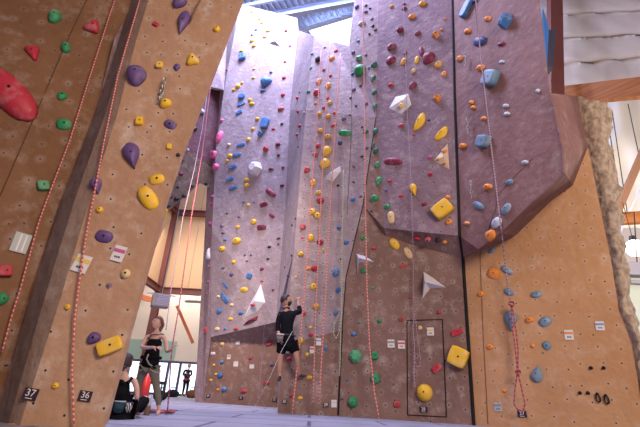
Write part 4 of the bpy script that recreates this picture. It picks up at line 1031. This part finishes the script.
class Sk:
    def __init__(s): s.v = []; s.e = []
    def add(s, p, r, to=None):
        s.v.append((Vector(p), r)); i = len(s.v) - 1
        if to is not None: s.e.append((to, i))
        return i
    def chain(s, pts, start=None):
        k = start
        for p, r in pts: k = s.add(p, r, k)
        return k
def head_mesh(name, c, R_, face, up, skin, parent):
    """head shaped from a sphere; face = direction it looks"""
    face = Vector(face).normalized(); up = Vector(up); up = (up - face * up.dot(face)).normalized(); side = up.cross(face)
    bm = bmesh.new(); bmesh.ops.create_uvsphere(bm, u_segments=24, v_segments=18, radius=1)
    for v in bm.verts:
        x, y, z = v.co                         # y -> face, z -> up
        sx = .78; sy = .95; sz = 1.12
        if z < 0: sx *= 1 + .28 * z; sy *= 1 + .08 * z           # narrower jaw
        yy = y * sy; zz = z * sz
        if y > 0.3 and z < -.1: yy += .06 * (1 - abs(x))
        g = math.exp(-((x / .13) ** 2)) * math.exp(-(((z + .08) / .20) ** 2))
        if y > .5: yy += .24 * g                                  # nose
        b = math.exp(-(((abs(x) - .3) / .16) ** 2)) * math.exp(-(((z - .12) / .13) ** 2))
        if y > .4: yy -= .09 * b                                  # eye sockets
        if y > .4: yy += .05 * math.exp(-(((z - .32) / .1) ** 2)) # brow
        v.co = (side * (x * sx) + face * yy + up * zz) * R_ + Vector(c)
    h = from_bm(name, bm, skin, parent, smooth=True)
    for sgn in (-1, 1):
        bm = bmesh.new(); bmesh.ops.create_uvsphere(bm, u_segments=10, v_segments=8, radius=R_ * .10, matrix=Matrix.Translation(Vector(c) + (side * .28 * sgn + face * .80 + up * .12) * R_)); from_bm('eye', bm, EYE, h, True)
        bm = bmesh.new(); bmesh.ops.create_uvsphere(bm, u_segments=10, v_segments=8, radius=1)
        for v in bm.verts: v.co = (side * (sgn * .76 + v.co.x * .07) + face * (v.co.y * .16 - .05) + up * (v.co.z * .25)) * R_ + Vector(c)
        from_bm('ear', bm, skin, h, True)
    bm = bmesh.new(); bmesh.ops.create_uvsphere(bm, u_segments=12, v_segments=8, radius=1)
    for v in bm.verts: v.co = (side * v.co.x * .24 + face * (.86 + v.co.y * .06) + up * (-.46 + v.co.z * .06)) * R_ + Vector(c)
    from_bm('mouth', bm, LIP, h, True)
    return h, face, up, side
def hair_cap(c, R_, face, up, side, mat, parent, low=-.1, thick=1.13):
    bm = bmesh.new(); bmesh.ops.create_uvsphere(bm, u_segments=24, v_segments=16, radius=1)
    rm = [v for v in bm.verts if (v.co.y > .15 and v.co.z < .34 + .25 * (1 - abs(v.co.x))) or v.co.z < low - .35 * max(0, -v.co.y)]
    bmesh.ops.delete(bm, geom=rm, context='VERTS')
    for v in bm.verts: v.co = (side * v.co.x * .80 * thick + face * (v.co.y * .95 - .05) * thick * .98 + up * v.co.z * 1.10 * thick * .97) * R_ + Vector(c)
    o = from_bm('hair', bm, mat, parent, True); sd = o.modifiers.new('t', 'SOLIDIFY'); sd.thickness = R_ * .12; sd.offset = -1; return o
def hand(sk, wrist_i, wrist, d, n, s=1.0, curl=.6, thumb=1):
    """palm plus five fingers; d = pointing direction, n = palm normal (fingers curl towards it)"""
    d = Vector(d).normalized(); n = Vector(n); n = (n - d * n.dot(d)).normalized(); sd = d.cross(n)
    palm = sk.add(wrist + d * .045 * s, (.026 * s, .014 * s), wrist_i); 
    kn = sk.add(wrist + d * .080 * s, (.030 * s, .012 * s), palm)
    for q, (off, ln) in enumerate(((-.030, .062), (-.010, .074), (.010, .070), (.029, .054))):
        b = wrist + d * .092 * s + sd * off * s; k = sk.add(b, .0085 * s, kn); p = b; dd = d.copy()
        for j, f in enumerate((.45, .32, .25)):
            dd = (dd * math.cos(curl) + n * math.sin(curl)).normalized(); p = p + dd * ln * f * s; k = sk.add(p, (.0082 - .0008 * j) * s, k)
    p = wrist + d * .03 * s + sd * thumb * -.03 * s; k = sk.add(p, .010 * s, palm); dd = (d * .7 - sd * thumb * .6 + n * .3).normalized()
    p = p + dd * .035 * s; k = sk.add(p, .0095 * s, k); p = p + (dd + n * .6).normalized() * .028 * s; sk.add(p, .008 * s, k)
def A(px, py, y): return at(px, py, y)

# --- standing woman holding the rope
fy = on_floor(157.5, 415).y
WY = fy
t = empty('person', on_floor(153, 414.5)); t.location.z = 0
tag(t, 'person standing in a black tank top and olive leggings, holding the rope under the arch', 'person')
hip = A(150, 362, WY); org = t.location.copy()
def loc_(p): return Vector(p) - org
def person_part_shift(o): return o
u = WY / 8.3
S = Sk()
pel = S.add(loc_(A(150.5, 361, WY)), (.135 * u, .10 * u))
wai = S.add(loc_(A(152.5, 352, WY)), (.105 * u, .085 * u), pel)
che = S.add(loc_(A(155, 341, WY)), (.135 * u, .10 * u), wai)
sh = S.add(loc_(A(156, 335.5, WY)), (.095 * u, .07 * u), che)
nk = S.chain([(loc_(A(156.6, 332, WY)), .052 * u), (loc_(A(157.2, 328.5, WY)), .048 * u)], sh)
# image-left arm: elbow out, forearm across the waist
S1_ = S.chain([(loc_(A(147.5, 336.5, WY)), .050 * u), (loc_(A(144.5, 341, WY - .02)), .043 * u), (loc_(A(141.5, 347, WY - .05)), .036 * u), (loc_(A(147, 347.8, WY - .2)), .034 * u), (loc_(A(153.5, 347.3, WY - .30)), .026 * u)], sh)
w1_ = loc_(A(153.5, 347.3, WY - .30)); hand(S, S1_, w1_, (1, -.15, 0.05), (0, .6, -.8), 1.05 * u, .55, 1)
S2_ = S.chain([(loc_(A(164, 337, WY)), .050 * u), (loc_(A(166, 343, WY)), .042 * u), (loc_(A(166.5, 351.5, WY - .03)), .035 * u), (loc_(A(169.2, 351.3, WY - .18)), .029 * u), (loc_(A(171, 350, WY - .25)), .024 * u)], sh)
hand(S, S2_, loc_(A(171, 350, WY - .25)), (.5, -.1, .8), (.8, .2, -.4), 1.05 * u, .75, -1)
# legs
S.chain([(loc_(A(146.5, 366, WY)), .095 * u), (loc_(A(141, 376, WY + .05)), .070 * u), (loc_(A(137.8, 386, WY + .1)), .052 * u), (loc_(A(138, 397, WY + .15)), .052 * u), (loc_(A(138.5, 408, WY + .2)), .033 * u), (loc_(A(139, 413, WY + .15)), .034 * u), (loc_(A(138, 414.5, WY - .02)), (.045 * u, .022 * u))], pel)
S.chain([(loc_(A(153.8, 368, WY)), .095 * u), (loc_(A(155.3, 378, WY)), .072 * u), (loc_(A(156.5, 387, WY)), .052 * u), (loc_(A(158, 397, WY)), .051 * u), (loc_(A(158.8, 407, WY)), .032 * u), (loc_(A(158.6, 412, WY)), .034 * u), (loc_(A(157, 414.2, WY - .15)), (.045 * u, .022 * u))], pel)
t['slim'] = [0, 1, 2, 3]; bd = skin_body('body', S.v, S.e, SKIN2, t)
hc = loc_(A(157.3, 322.8, WY)); HR = .102 * u
h, f_, u_, s_ = head_mesh('head', hc, HR, (-.55, -.75, .12), (0.05, 0, 1), SKIN2, t)
hr = hair_cap(hc, HR, f_, u_, s_, HAIRB, t)
S = Sk(); S.chain([(hc + u_ * HR * .45 - f_ * HR * 1.0, .045 * u), (hc - f_ * HR * 1.25 + u_ * HR * -.1, .042 * u), (hc - f_ * HR * 1.1 - u_ * HR * 1.0, .035 * u), (hc - f_ * HR * .9 - u_ * HR * 2.0, .018 * u)]); skin_body('ponytail', S.v, S.e, HAIRB, t)
S = Sk(); p = S.add(loc_(A(150.8, 360.5, WY)), (.145 * u, .11 * u)); w_ = S.add(loc_(A(152.5, 352, WY)), (.118 * u, .098 * u), p); c_ = S.add(loc_(A(155, 342.5, WY)), (.148 * u, .112 * u), w_)
S.add(loc_(A(155.8, 337.6, WY)), (.10 * u, .088 * u), c_)
for (a, b) in ((150.6, 336), (160.5, 336.3)): S.chain([(loc_(A(a, 338, WY)), (.055 * u, .085 * u)), (loc_(A(a + .6, 334.6, WY)), (.030 * u, .05 * u))], c_)
skin_body('tank_top', S.v, S.e, BLK, t)
S = Sk(); p = S.add(loc_(A(150.5, 362.5, WY)), (.142 * u, .11 * u))
S.chain([(loc_(A(146.5, 366, WY)), .104 * u), (loc_(A(141, 376, WY + .05)), .079 * u), (loc_(A(137.8, 386, WY + .1)), .060 * u), (loc_(A(138, 397, WY + .15)), .060 * u), (loc_(A(138.4, 406, WY + .2)), .040 * u)], p)
S.chain([(loc_(A(153.8, 368, WY)), .104 * u), (loc_(A(155.3, 378, WY)), .081 * u), (loc_(A(156.5, 387, WY)), .060 * u), (loc_(A(158, 397, WY)), .059 * u), (loc_(A(158.7, 404.5, WY)), .040 * u)], p)
skin_body('leggings', S.v, S.e, OLIVE, t)
def loop_tube(name, c, rx, ry, tilt, r, mat, parent, zt=0):
    bm = bmesh.new(); pts = []
    for q in range(25):
        a = q / 24 * 2 * math.pi; pts.append(Vector(c) + Vector((rx * math.cos(a), ry * math.sin(a), zt * math.cos(a) + tilt * math.sin(a))))
    add_tube(bm, pts, r, 8, cap=False); return from_bm(name, bm, mat, parent, True)
HARN = mk('grey_harness_webbing', (.30, .27, .24), .7)
hz = loop_tube('harness', loc_(A(151.2, 357.5, WY)), .17 * u, .135 * u, 0, .03 * u, BLK, t)
loop_tube('leg_loop', loc_(A(145.8, 367.5, WY)), .115 * u, .115 * u, .03, .014 * u, HARN, hz, .05); loop_tube('leg_loop', loc_(A(154, 368.5, WY)), .115 * u, .115 * u, .03, .014 * u, HARN, hz, -.05)
bm = bmesh.new(); add_tube(bm, [loc_(A(148.5, 354, WY - .2)), loc_(A(146.5, 359, WY - .2)), loc_(A(149, 364, WY - .18)), loc_(A(152, 366, WY - .15))], .012, 6); from_bm('belay_loop', bm, HARN, hz, True)
# rope from hand to floor, and its pile
hp_ = A(171.9, 349, WY - .28); fl_ = on_floor(167, 414.3)
pts = [hp_, A(170.2, 372, WY - .25), A(168.8, 395, WY - .15), A(167.5, 410, WY - .05)]
for q in range(60):
    a = q * .55; rr_ = .10 + .16 * ((q * 7) % 11) / 11; pts.append(fl_ + Vector((-.12 + math.cos(a) * rr_ * 1.1, math.sin(a) * rr_ * .8, .02 + .0006 * q)))
bm = bmesh.new(); add_tube(bm, pts, .010, 6); tag(from_bm('climbing_rope', bm, DREDR, smooth=True), 'dark red rope from the standing woman hand to a loose pile on the mat', 'rope', 'climbing ropes')

# --- seated woman seen from behind
SY = on_floor(122, 419).y
t = empty('person', on_floor(122, 418.5)); t.location.z = 0; org = t.location.copy()
tag(t, 'person sitting on the mat, back turned, in a black racerback top with a hair bun', 'person')
u = SY / 8.3 * 1.12
S = Sk()
pel = S.add(loc_(A(120, 408.5, SY)), (.165 * u, .13 * u)); wai = S.add(loc_(A(120.5, 397, SY)), (.13 * u, .10 * u), pel); che = S.add(loc_(A(122, 387, SY)), (.155 * u, .105 * u), wai)
sh = S.add(loc_(A(123.8, 378.5, SY)), (.11 * u, .07 * u), che); S.chain([(loc_(A(124.8, 374.5, SY)), .055 * u), (loc_(A(125.3, 370, SY)), .05 * u)], sh)
S.chain([(loc_(A(134, 379.5, SY)), .053 * u), (loc_(A(136.8, 388, SY)), .045 * u), (loc_(A(137, 398, SY + .02)), .038 * u), (loc_(A(136.5, 402, SY + .25)), .030 * u)], sh)
k_ = len(S.v) - 1; hand(S, k_, S.v[k_][0], (-.2, 1, -.1), (0, 0, -1), 1.05 * u, .4, 1)
S.chain([(loc_(A(113.5, 379.5, SY)), .053 * u), (loc_(A(110, 388, SY)), .045 * u), (loc_(A(108.8, 398, SY + .02)), .038 * u), (loc_(A(110, 402, SY + .25)), .030 * u)], sh)
k_ = len(S.v) - 1; hand(S, k_, S.v[k_][0], (.2, 1, -.1), (0, 0, -1), 1.05 * u, .4, -1)
for sx in (-1, 1):
    S.chain([(S.v[pel][0] + Vector((sx * .13, .15, .0)) * u, .095 * u), (S.v[pel][0] + Vector((sx * .22, .48, .16)) * u, .065 * u), (S.v[pel][0] + Vector((sx * .10, .62, -.02)) * u, .05 * u), (S.v[pel][0] + Vector((sx * .02, .80, -.10)) * u, .035 * u), (S.v[pel][0] + Vector((sx * .0, .93, -.11)) * u, (.04 * u, .025 * u))], pel)
t['slim'] = [0, 1, 2, 3]; skin_body('body', S.v, S.e, SKIN2, t)
hc = loc_(A(126, 363, SY)); HR = .118 * u
h, f_, u_, s_ = head_mesh('head', hc, HR, (.35, 1, .05), (0, 0, 1), SKIN2, t)
hair_cap(hc, HR, f_, u_, s_, HAIRD, t, low=-.45, thick=1.16)
bm = bmesh.new(); bmesh.ops.create_uvsphere(bm, u_segments=16, v_segments=12, radius=.062 * u)
for v in bm.verts: v.co = v.co * (1 + .08 * math.sin(v.co.x * 90)) + loc_(A(121, 367.5, SY - .13))
from_bm('hair_bun', bm, HAIRD, t, True)
loop_tube('hair_tie', loc_(A(122, 366.5, SY - .09)), .045 * u, .03 * u, .03, .010 * u, mk('pale_hair_tie', (.55, .45, .40), .7), t)
S = Sk(); p = S.add(loc_(A(120, 407.5, SY)), (.178 * u, .14 * u)); w_ = S.add(loc_(A(120.5, 397, SY)), (.146 * u, .114 * u), p); c_ = S.add(loc_(A(121.8, 386, SY)), (.165 * u, .118 * u), w_); S.add(loc_(A(123, 381.5, SY)), (.08 * u, .09 * u), c_)
skin_body('racerback_top', S.v, S.e, BLK, t)
bm = bmesh.new(); yb = SY - .135 * u
for (a, b) in (((114, 379), (126, 385)), ((133, 379), (119.5, 385.5)), ((115.5, 377.5), (117, 385)), ((131.5, 377.5), (128.5, 385))):
    add_tube(bm, [loc_(A(a[0], a[1] - .6, SY - .05)), loc_(A((a[0] + b[0]) / 2, (a[1] + b[1]) / 2, yb)), loc_(A(b[0], b[1], yb - .01))], .013 * u, 6)
from_bm('straps', bm, BLK, t, True)
S = Sk(); p = S.add(loc_(A(120, 409, SY)), (.18 * u, .145 * u))
for sx in (-1, 1): S.chain([(S.v[p][0] + Vector((sx * .13, .15, .0)) * u, .105 * u), (S.v[p][0] + Vector((sx * .22, .48, .16)) * u, .075 * u), (S.v[p][0] + Vector((sx * .10, .62, -.02)) * u, .06 * u)], p)
skin_body('leggings', S.v, S.e, BLK, t)
hz = loop_tube('harness', loc_(A(120, 403, SY)), .19 * u, .155 * u, 0, .022 * u, mk('dark_grey_harness', (.09, .09, .11), .7), t)
bm = bmesh.new()
for x in (127.5, 130): add_tube(bm, [loc_(A(x, 403.5, yb - .03)), loc_(A(x + 1, 408, yb - .05)), loc_(A(x - .5, 412, yb - .05)), loc_(A(x - 1.5, 408, yb - .04)), loc_(A(x, 403.5, yb - .03))], .010, 6)
from_bm('gear_loop', bm, METAL, hz, True)
org2 = A(119, 407, yb - .06)
t = empty('chalk_bag', org2); org = org2.copy(); tag(t, 'dark teal chalk bag clipped behind the sitting woman', 'bag')
bm = bmesh.new(); bmesh.ops.create_cone(bm, segments=20, radius1=.05, radius2=.062, depth=.12, cap_ends=True)
bmesh.ops.bevel(bm, geom=[e for e in bm.edges], offset=.015, segments=2, affect='EDGES')
from_bm('bag', bm, mk('teal_chalk_bag', (.02, .075, .10), .7), t, True)
loop_tube('rim', (0, 0, .06), .06, .06, 0, .008, mk('pale_chalk_rim', (.35, .40, .45), .8), t)
# bottle beside them
bp_ = on_floor(146.2, 415.3)
t = empty('water_bottle', bp_); tag(t, 'clear water bottle with brown base standing on the mat', 'bottle')
def lathe(bm, prof, n=20):
    rings = []
    for r, z in prof: rings.append([bm.verts.new((r * math.cos(2 * math.pi * k / n), r * math.sin(2 * math.pi * k / n), z)) for k in range(n)])
    for i in range(len(rings) - 1):
        for k in range(n): bm.faces.new((rings[i][k], rings[i][(k + 1) % n], rings[i + 1][(k + 1) % n], rings[i + 1][k]))
    bm.faces.new(rings[0][::-1]); bm.faces.new(rings[-1])
bm = bmesh.new(); lathe(bm, [(.036, 0), (.04, .01), (.04, .11), (.038, .12)]); from_bm('base_sleeve', bm, mk('brown_bottle_sleeve', (.16, .10, .07), .5), t, True)
bm = bmesh.new(); lathe(bm, [(.038, .12), (.04, .14), (.038, .17), (.02, .20), (.018, .215)]); from_bm('bottle_body', bm, mk('pale_bottle_plastic', (.50, .48, .50), .25), t, True)
bm = bmesh.new(); lathe(bm, [(.021, .212), (.021, .235), (.016, .24), (.008, .25)]); from_bm('bottle_cap', bm, mk('white_cap', (.7, .7, .72), .4), t, True)

# --- man climbing
ch = hit(292, 340); CY = ch[0].y - .42
org = A(288, 338, CY); t = empty('person', org)
tag(t, 'person climbing in a black hoodie and black shorts, one hand up on the rope', 'person')
S = Sk()
pel = S.add(loc_(A(287, 340, CY)), (.15, .12)); wai = S.add(loc_(A(286.5, 331, CY - .02)), (.12, .10), pel); che = S.add(loc_(A(287.3, 319, CY - .06)), (.16, .12), wai)
sh = S.add(loc_(A(288, 312.5, CY - .06)), (.11, .08), che); S.chain([(loc_(A(287.2, 308.5, CY - .05)), .058), (loc_(A(286.6, 305, CY - .03)), .055)], sh)
e_ = S.chain([(loc_(A(295, 312.5, CY - .02)), .058), (loc_(A(300.3, 312, CY + .1)), .042), (loc_(A(298.8, 306, CY + .16)), .036), (loc_(A(298, 303, CY + .18)), .028)], sh); hand(S, e_, S.v[e_][0], (0, .1, 1), (.3, .9, 0), 1.15, .6, 1)
e_ = S.chain([(loc_(A(280.6, 313.5, CY)), .058), (loc_(A(278, 322, CY)), .044), (loc_(A(277.8, 331, CY - .02)), .036), (loc_(A(279.8, 335.5, CY - .1)), .028)], sh); hand(S, e_, S.v[e_][0], (.2, -.1, -1), (1, 0, 0), 1.15, .6, 1)
S.chain([(loc_(A(282.5, 345, CY)), .098), (loc_(A(280.5, 354, CY + .02)), .068), (loc_(A(280.2, 360, CY + .02)), .058), (loc_(A(279.5, 368, CY + .04)), .052), (loc_(A(279.8, 374.5, CY + .06)), .034), (loc_(A(279.5, 378, CY + .0)), .03)], pel)
S.chain([(loc_(A(292, 345, CY)), .098), (loc_(A(296, 353.5, CY - .03)), .066), (loc_(A(297.3, 360, CY - .02)), .056), (loc_(A(297.7, 367, CY + .1)), .052), (loc_(A(298.6, 373.5, CY + .2)), .034), (loc_(A(301, 376, CY + .28)), .03)], pel)
t['slim'] = [0, 1, 2, 3]; skin_body('body', S.v, S.e, SKIN, t)
hc = loc_(A(286.3, 300.5, CY)); HR = .118
h, f_, u_, s_ = head_mesh('head', hc, HR, (.95, .35, .25), (-.1, 0, 1), SKIN, t); hair_cap(hc, HR, f_, u_, s_, HAIRD, t, thick=1.05)
bm = bmesh.new(); bmesh.ops.create_uvsphere(bm, u_segments=16, v_segments=10, radius=1)
rm = [v for v in bm.verts if v.co.z > -.25 or v.co.y < -.1]; bmesh.ops.delete(bm, geom=rm, context='VERTS')
for v in bm.verts: v.co = (s_ * v.co.x * .66 + f_ * (v.co.y * .98 + .02) + u_ * v.co.z * 1.14) * HR + hc
bb = from_bm('beard', bm, HAIRD, t, True); sd = bb.modifiers.new('t', 'SOLIDIFY'); sd.thickness = .015; sd.offset = 1
S = Sk(); p = S.add(loc_(A(287, 338, CY)), (.16, .13)); w_ = S.add(loc_(A(286.5, 330, CY - .02)), (.142, .12), p); c_ = S.add(loc_(A(287.3, 319, CY - .06)), (.178, .138), w_); s2 = S.add(loc_(A(288, 312.8, CY - .06)), (.12, .092), c_); S.add(loc_(A(287.3, 309.5, CY - .05)), .075, s2)
S.chain([(loc_(A(295, 312.5, CY - .02)), .070), (loc_(A(300.3, 312, CY + .1)), .054), (loc_(A(299, 307, CY + .16)), .046)], s2)
S.chain([(loc_(A(280.6, 313.5, CY)), .070), (loc_(A(278, 322, CY)), .056), (loc_(A(277.8, 330.5, CY - .02)), .047)], s2)
skin_body('hoodie', S.v, S.e, NAVY, t)
S = Sk(); p = S.add(loc_(A(287, 340, CY)), (.165, .135)); S.chain([(loc_(A(282.5, 345, CY)), .115), (loc_(A(281, 351.5, CY + .02)), .098)], p); S.chain([(loc_(A(292, 345, CY)), .115), (loc_(A(295, 350.5, CY - .03)), .098)], p); skin_body('shorts', S.v, S.e, BLK, t)
loop_tube('harness', loc_(A(287, 335.5, CY)), .17, .15, 0, .02, mk('black_harness', (.03, .03, .035), .7), t)
for a in (((279.8, 377, CY + .03), (279, 379.5, CY - .1), (278.8, 380.5, CY - .2)), ((299, 374.5, CY + .22), (301.5, 376.3, CY + .25), (306, 375.7, CY + .30))):
    S = Sk(); S.chain([(loc_(A(*a[0])), .042), (loc_(A(*a[1])), (.045, .035)), (loc_(A(*a[2])), (.032, .024))]); skin_body('climbing_shoe', S.v, S.e, SHOE, t)
org = A(280, 338, CY - .16); t = empty('chalk_bag', org); tag(t, 'pale grey chalk bag at the hip of the climbing man', 'bag')
bm = bmesh.new(); bmesh.ops.create_cone(bm, segments=18, radius1=.06, radius2=.075, depth=.14, cap_ends=True); bmesh.ops.bevel(bm, geom=bm.edges[:], offset=.012, segments=2, affect='EDGES'); from_bm('bag', bm, mk('grey_chalk_bag', (.30, .27, .26), .8), t, True)
loop_tube('rim', (0, 0, .07), .075, .075, 0, .012, PAPER, t)
pts = [A(292.6, 331, CY - .2), A(282, 350, CY - .35), A(270, 377, CY - .5), A(255, 406.5, CY - .5)]
bm = bmesh.new(); add_tube(bm, [pts[0].lerp(pts[1], .0)] + pts[1:], .006, 6); tag(from_bm('climbing_rope', bm, GRYR, smooth=True), 'thin grey rope slanting from the climbing man down to the mat', 'rope', 'climbing ropes')

# --- far person by the glazed front
FP = on_floor(184, 396.5); FYp = min(FP.y, 26); org = at(184, 396, FYp); org.z = 0; t = empty('person', org)
tag(t, 'person far beyond the arch in a dark hooded top and dark trousers, arms folded', 'person')
def q(x, z, y=0): return Vector((x, y, z))
k = 1.0
S = Sk(); pel = S.add(q(0, .88), (.14, .11)); w_ = S.add(q(0, 1.08), (.12, .1), pel); c_ = S.add(q(.01, 1.28), (.15, .11), w_); sh = S.add(q(.02, 1.4), (.10, .07), c_); S.chain([(q(.02, 1.48), .052), (q(.03, 1.54), .05)], sh)
for sx in (-1, 1):
    e_ = S.chain([(q(.18 * sx, 1.38), .052), (q(.24 * sx, 1.2, -.02), .042), (q(.21 * sx, 1.12, -.1), .038), (q(.02 * sx, 1.18, -.2), .03)], sh); hand(S, e_, S.v[e_][0], (-sx, 0, .1), (0, 1, 0), 1, .5, sx)
    S.chain([(q(.09 * sx, .80), .09), (q(.10 * sx + .02, .48), .06), (q(.10 * sx, .12), .04), (q(.10 * sx, .05), .04), (q(.12 * sx, .03, -.14), (.04, .025))], pel)
t['slim'] = [0, 1, 2, 3]; skin_body('body', S.v, S.e, SKIN, t, sub=1)
hc = q(.03, 1.62); h, f_, u_, s_ = head_mesh('head', hc, .105, (.5, -.9, 0), (0, 0, 1), SKIN, t); hair_cap(hc, .105, f_, u_, s_, mk('grey_brown_hair', (.20, .15, .13), .6), t)
S = Sk(); p = S.add(q(0, 1.12), (.135, .115)); c_ = S.add(q(.01, 1.28), (.165, .125), p); s2 = S.add(q(.02, 1.41), (.11, .08), c_)
for sx in (-1, 1): S.chain([(q(.18 * sx, 1.38), .064), (q(.24 * sx, 1.2, -.02), .054), (q(.21 * sx, 1.12, -.1), .05), (q(.05 * sx, 1.18, -.2), .042)], s2)
skin_body('hooded_top', S.v, S.e, cloth('dark_purple_cloth', (.05, .03, .05)), t, sub=1)
S = Sk(); p = S.add(q(0, .98), (.15, .12)); S.add(q(0, 1.12), (.14, .12), p); skin_body('shirt_hem', S.v, S.e, cloth('dusty_red_cloth', (.42, .12, .12)), t, sub=1)
S = Sk(); p = S.add(q(0, .88), (.15, .12))
for sx in (-1, 1): S.chain([(q(.09 * sx, .80), .10), (q(.10 * sx + .02, .48), .07), (q(.10 * sx, .12), .055)], p)
skin_body('trousers', S.v, S.e, cloth('dark_navy_trousers', (.02, .02, .03)), t, sub=1)
# --- bits on the far floor
rp = at(144.5, 394, 12.5); rp.z = 0; zt = at(146, 371, 12.5).z
t = empty('padded_post', rp); tag(t, 'red padded post standing behind the standing woman', 'post')
bm = bmesh.new(); add_box(bm, (0, 0, zt / 2), (.20, .2, zt)); bmesh.ops.bevel(bm, geom=bm.edges[:], offset=.04, segments=3, affect='EDGES'); from_bm('pad', bm, mk('red_vinyl_pad', (.55, .03, .03), .4), t, True)
bm = bmesh.new(); add_box(bm, (0, 0, .02), (.3, .3, .04)); from_bm('base', bm, BLACK, t)
bp_ = at(152, 397, 13); bp_.z = 0
t = empty('bench', bp_); tag(t, 'low black bench behind the legs of the standing woman', 'bench')
bm = bmesh.new(); add_box(bm, (0, 0, .5), (.62, .3, .08)); bmesh.ops.bevel(bm, geom=bm.edges[:], offset=.02, segments=2, affect='EDGES'); from_bm('seat', bm, BLACK, t)
for sx in (-1, 1):
    for sy in (-1, 1): bm = bmesh.new(); add_tube(bm, [(.25 * sx, .1 * sy, 0), (.25 * sx, .1 * sy, .47)], .02, 8); from_bm('leg', bm, BLACK, t)
def bag(px, py, y, s, c, label, cat='bag', name='gear_bag'):
    p = at(px, py, y); p.z = 0; bm = bmesh.new(); bmesh.ops.create_icosphere(bm, subdivisions=3, radius=1)
    from mathutils import noise
    for v in bm.verts:
        z = v.co.z; v.co = Vector((v.co.x * s[0], v.co.y * s[1], (max(z, -.75) + .75) / 1.75 * s[2])) * (1 + .10 * noise.noise(v.co * 2.5 + Vector((px, 0, 0))))
    t = empty(name, p); tag(t, label, cat, 'bags on the far floor'); from_bm('bag_body', bm, c, t, True)
    bm = bmesh.new(); add_tube(bm, [(-s[0] * .5, 0, s[2] * .85), (-s[0] * .3, 0, s[2] * 1.25), (s[0] * .3, 0, s[2] * 1.25), (s[0] * .5, 0, s[2] * .85)], .02, 6); from_bm('handle', bm, BLACK, t, True)
bag(172, 396.5, 22, (.32, .2, .34), cloth('dark_bag', (.03, .025, .04)), 'dark gear bag on the far floor left of the far person')
bag(192, 396.8, 22.5, (.30, .2, .38), cloth('brown_bag', (.25, .12, .06)), 'brown gear bag on the far floor beside the far person')
bag(197.5, 396.8, 22.8, (.28, .2, .36), cloth('brown_bag_dark', (.22, .10, .06)), 'brown gear bag on the far floor touching the climbing wall edge')
bag(160, 397, 15, (.22, .16, .30), cloth('black_bag', (.02, .02, .025)), 'black gear bag on the floor beside the low black bench')
